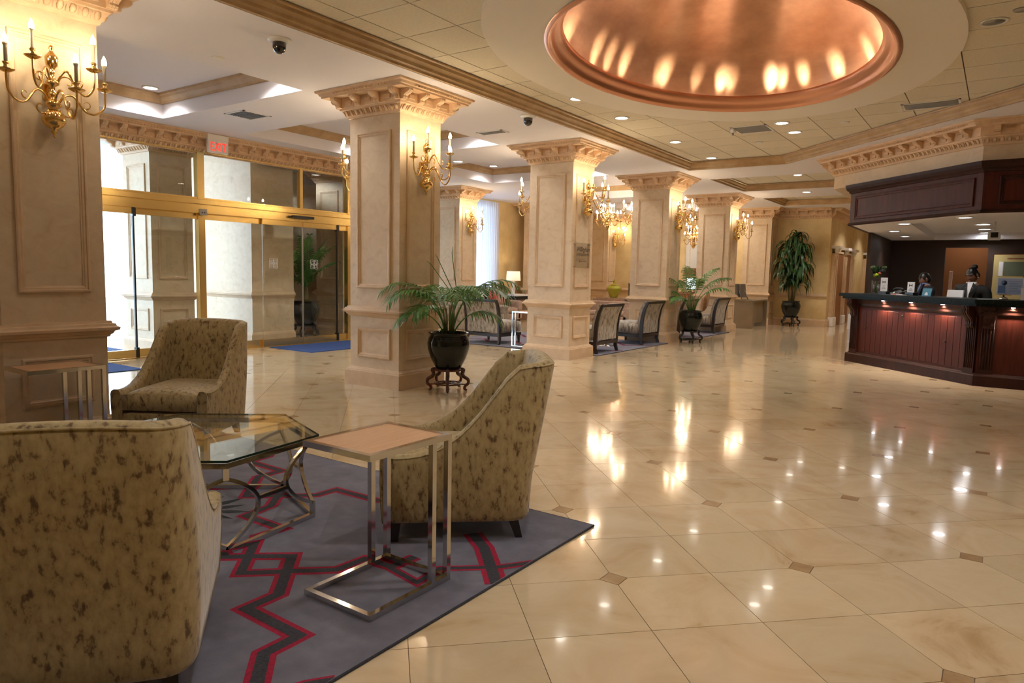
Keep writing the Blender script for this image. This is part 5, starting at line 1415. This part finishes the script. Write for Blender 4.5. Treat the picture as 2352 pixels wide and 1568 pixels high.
# reception interior walls
ri = struct(MB().box(-2.05, -1.0, 17.3, 17.45, 0, 2.33).box(-1.0, -.26, 17.3, 17.45, 2.05, 2.33).box(-.26, -.15, 17.3, 17.45, 0, 2.33).box(-.15, 3.2, 17.3, 17.45, 1.92, 2.33).box(-1.0, 3.2, 17.3, 17.45, 0, .2).box(.8, 3.2, 17.3, 17.45, 0, 2.33).build('wall_reception', DARKW))
struct(MB().box(-2.05, 3.2, 18.9, 19.0, 0, 2.6).build('wall_office', ORANGE))
struct(MB().box(-2.05, -2.0, 14.3, 17.3, 0, 2.2).build('wall_reception_side', DARKW))
r = empty('notice_board', (.13, 17.27, 1.36)); tag(r, 'buff notice board with a green print behind the reception', 'notice board')
MB().box(-.28, .66, -.02, .02, -.66, .54).build('board', BUFF, r); MB().box(-.11, .26, -.026, -.02, .12, .40).build('print', GREENINK, r); MB().box(-.19, -.12, -.026, -.02, .12, .40).build('print_caption', PAPER, r)
text('INFORMATION', 'heading', .05, TWOOD, r, (.06, -.022, .38), (PI/2, 0, 0), .0005) if False else MB().box(-.06, .24, -.024, -.02, .45, .475).build('heading', TWOOD, r)
r = empty('wall_phone', (-.62, 14.2, 1.1)); tag(r, 'pinkish upright monitor edge behind the two clerks', 'monitor')
MB().box(-.12, -.07, -.03, .03, -.1, .42, bev=.01).build('case', PINKF, r); MB().box(-.07, .25, -.02, .02, -.1, .10).build('paper_tray', PAPER, r)

lamp('office_lamp', 'POINT', (-.6, 18.2, 2.3), 5, (1, .8, .6), .2)
struct(MB().box(-2.05, 3.2, 17.45, 18.9, 2.6, 2.65).build('ceiling_office', CEIL))
# ---------------- people behind the counter
def skin_body(name, verts, edges, radii, mat, parent, root=0, sub=2):
    me = bpy.data.meshes.new(name); me.from_pydata([tuple(v) for v in verts], edges, []); me.materials.append(mat)
    o = bpy.data.objects.new(name, me); COL.objects.link(o); o.parent = parent
    md = o.modifiers.new('skin', 'SKIN'); md.use_smooth_shade = True
    for i, r_ in enumerate(radii):
        sv = me.skin_vertices[0].data[i]; sv.radius = (r_, r_) if not isinstance(r_, tuple) else r_
        sv.use_root = (i == root)
    s_ = o.modifiers.new('sub', 'SUBSURF'); s_.levels = sub; s_.render_levels = sub
    return o
def person(loc, rz, lab, skin, suit, shirt, hair_kind, tilt, turn):
    """stands facing -Y; elbows bent, forearms over the counter"""
    r = empty('person', loc, rz); tag(r, lab, 'person'); r.scale = (.92,)*3 if hair_kind == 'bun' else (.90,)*3
    hd = Vector((0, -.035, 1.56)) if hair_kind == 'bun' else Vector((0, -.03, 1.52))
    # body: pelvis, spine, neck, arms with hands, legs
    V = [(0, 0, .95), (0, 0, 1.10), (0, -.005, 1.25), (0, 0, 1.38), (0, -.01, 1.44), (hd.x, hd.y+.01, hd.z-.04),
         (.17, 0, 1.36), (.22, -.02, 1.15), (.19, -.20, 1.10), (.16, -.29, 1.12), (-.17, 0, 1.36), (-.22, -.02, 1.15), (-.19, -.20, 1.10), (-.16, -.29, 1.12),
         (.09, 0, .88), (.10, -.01, .48), (.10, .02, .08), (.10, -.12, .04), (-.09, 0, .88), (-.10, -.01, .48), (-.10, .02, .08), (-.10, -.12, .04)]
    E_ = [(0, 1), (1, 2), (2, 3), (3, 4), (4, 5), (3, 6), (6, 7), (7, 8), (8, 9), (3, 10), (10, 11), (11, 12), (12, 13), (0, 14), (14, 15), (15, 16), (16, 17), (0, 18), (18, 19), (19, 20), (20, 21)]
    R_ = [(.14, .10), (.12, .09), (.125, .09), (.095, .07), .05, .048, .04, .035, .036, .025, .04, .035, .036, .025, .085, .055, .04, .035, .085, .055, .04, .035]
    # fingers rooted in the palms
    for s_, w in ((1, 9), (-1, 13)):
        for q in range(5):
            px_, pl_ = V[w][0]+s_*(-.03+.015*q)*1.0, .05+.012*(1, 2, 2.4, 2, .6)[q]
            i0 = len(V)
            if q == 4: V += [(px_+0*s_, V[w][1]-.02, V[w][2]+.005), (V[w][0]-s_*.045, V[w][1]-.045, V[w][2])]
            else: V += [(px_, V[w][1]-.05, V[w][2]), (px_, V[w][1]-.05-pl_*.6, V[w][2]-.018)]
            E_ += [(w, i0), (i0, i0+1)]; R_ += [.010, .008]
    skin_body('body', V, E_, R_, skin, r)
    # head with face
    T_ = TR(*hd) @ Matrix.Rotation(turn, 4, 'Z') @ Matrix.Rotation(tilt, 4, 'X')
    m = MB()
    prof_ = []
    n = 20; rws = 14; vs = []; fs = []
    for k in range(rws+1):
        ph = -PI/2+PI*k/rws; z = math.sin(ph); c = math.cos(ph)
        for i in range(n):
            a = 2*PI*i/n; x = c*math.cos(a); y = c*math.sin(a)
            jaw = 1-.26*max(0, -z)**1.2
            X = x*.073*jaw; Y = y*.092*(1-.12*max(0, -z)); Z = z*.115
            if y < 0:
                if abs(x) < .3 and -.35 < z < .12: Y -= .020*(1-abs(x)/.3)*max(0, 1-abs(z+.20)/.22)   # nose
                if z < -.45: Y -= .008
                if .02 < z < .25 and .18 < abs(x) < .62: Y += .010                                    # eye sockets
            vs.append((X, Y, Z))
    for k in range(rws):
        for i in range(n): fs.append((k*n+i, k*n+(i+1) % n, (k+1)*n+(i+1) % n, (k+1)*n+i))
    m.add(vs, fs, True, T_)
    for s_ in (-1, 1): m.ellipsoid((s_*.074, .008, -.005), (.010, .020, .032), 8, 6, T_)
    m.build('head', skin, r)
    m = MB()
    for s_ in (-1, 1): m.ellipsoid((s_*.030, -.079, .018), (.011, .006, .0045), 8, 5, T_)
    m.build('eyes', EYEW, r)
    m = MB()
    for s_ in (-1, 1): m.ellipsoid((s_*.030, -.0855, .017), (.0055, .004, .006), 8, 5, T_); m.ellipsoid((s_*.031, -.083, .036), (.018, .006, .0035), 8, 4, T_)
    m.build('eyebrows', HAIR, r)
    MB().ellipsoid((0, -.088, -.060), (.022, .008, .008), 8, 5, T_).build('lips', LIPS, r)
    m = MB(); vs = []; fs = []
    for k in range(9):
        ph = -.15+(PI/2+.15)*k/8; z = math.sin(ph); c = math.cos(ph)
        for i in range(n):
            a = 2*PI*i/n; x = c*math.cos(a); y = c*math.sin(a)
            zz_ = z
            if y < -.45: zz_ = max(z, .34)
            vs.append((x*.0775, y*.0965+.003, zz_*.124+.002))
    for k in range(8):
        for i in range(n): fs.append((k*n+i, k*n+(i+1) % n, (k+1)*n+(i+1) % n, (k+1)*n+i))
    m.add(vs, fs, True, T_)
    m.ellipsoid((0, .045, -.02), (.078, .06, .07), 14, 8, T_)
    if hair_kind == 'bun':
        m.ellipsoid((0, .09, .10), (.045, .045, .04), 12, 8, T_)
    m.build('hair', HAIR, r)
    if hair_kind == 'bun':
        m = MB()
        for s_ in (-1, 1): m.ellipsoid((s_*.082, -.002, -.036), (.009, .009, .009), 8, 6, T_)
        m.build('earrings', PEARL, r)
    # jacket
    V = [(0, .0, .88), (0, 0, 1.05), (0, -.003, 1.25), (0, .004, 1.385), (.185, .005, 1.365), (.235, -.015, 1.15), (.20, -.18, 1.10), (.185, -.225, 1.105), (-.185, .005, 1.365), (-.235, -.015, 1.15), (-.20, -.18, 1.10), (-.185, -.225, 1.105)]
    E_ = [(0, 1), (1, 2), (2, 3), (3, 4), (4, 5), (5, 6), (6, 7), (3, 8), (8, 9), (9, 10), (10, 11)]
    skin_body('jacket', V, E_, [(.17, .125), (.15, .115), (.165, .12), (.14, .095), .088, .062, .05, .045, .078, .062, .05, .045], suit, r)
    m = MB()   # shirt front V and collar
    m.add([(-.055, -.075, 1.455), (.055, -.075, 1.455), (.036, -.122, 1.34), (0, -.142, 1.16), (-.036, -.122, 1.34)], [(0, 1, 2, 4), (4, 2, 3)])
    cr = [(.058*math.cos(a), -.01+.062*math.sin(a), 1.435-.012*math.sin(a)) for a in [i*2*PI/20-PI/2+.25 for i in range(19)]]
    m.tube(cr, .012, 6, M=Matrix.Identity(4))
    m.add([(-.07, -.06, 1.46), (-.005, -.095, 1.42), (-.05, -.115, 1.36)], [(0, 1, 2)]); m.add([(.07, -.06, 1.46), (.005, -.095, 1.42), (.05, -.115, 1.36)], [(0, 2, 1)])
    m.build('shirt', shirt, r)
    m = MB()   # lapels
    for s_ in (-1, 1): m.add([(s_*.040, -.088, 1.45), (s_*.105, -.098, 1.38), (s_*.08, -.128, 1.28), (0, -.147, 1.12), (s_*.014, -.147, 1.27)], [(0, 1, 2, 3, 4)])
    m.build('lapels', suit, r)
    if hair_kind == 'bun': MB().box(-.14, -.08, -.135, -.125, 1.295, 1.312).build('name_badge', PAPER, r)
    return r
person((-.33, 12.0, 0), -.35, 'woman with black hair in a bun, black jacket and white shirt, looking down', SKIN, SUIT, SHIRT, 'bun', .45, -.25)
person((-.97, 12.9, 0), -1.15, 'person in a dark jacket with blue collar, seen in profile looking left', SKINL, SUITN, SHIRTB, 'short', .30, -.05)
# made-up pale stand in place of daylit plinths and reflections at the desk end
r = empty('glare_stand_in', (-2.45, 16.4, 0)); tag(r, 'pale stand shape in place of daylit plinths and reflections left of the desk end', 'stand')
MB().box(-.17, .17, -.12, .12, .28, .62, bev=.02).build('box', SHEER, r)
for x in (-.14, .14):
    for y in (-.09, .09): MB().box(x-.015, x+.015, y-.015, y+.015, 0, .28).build('leg', SHEER, r)
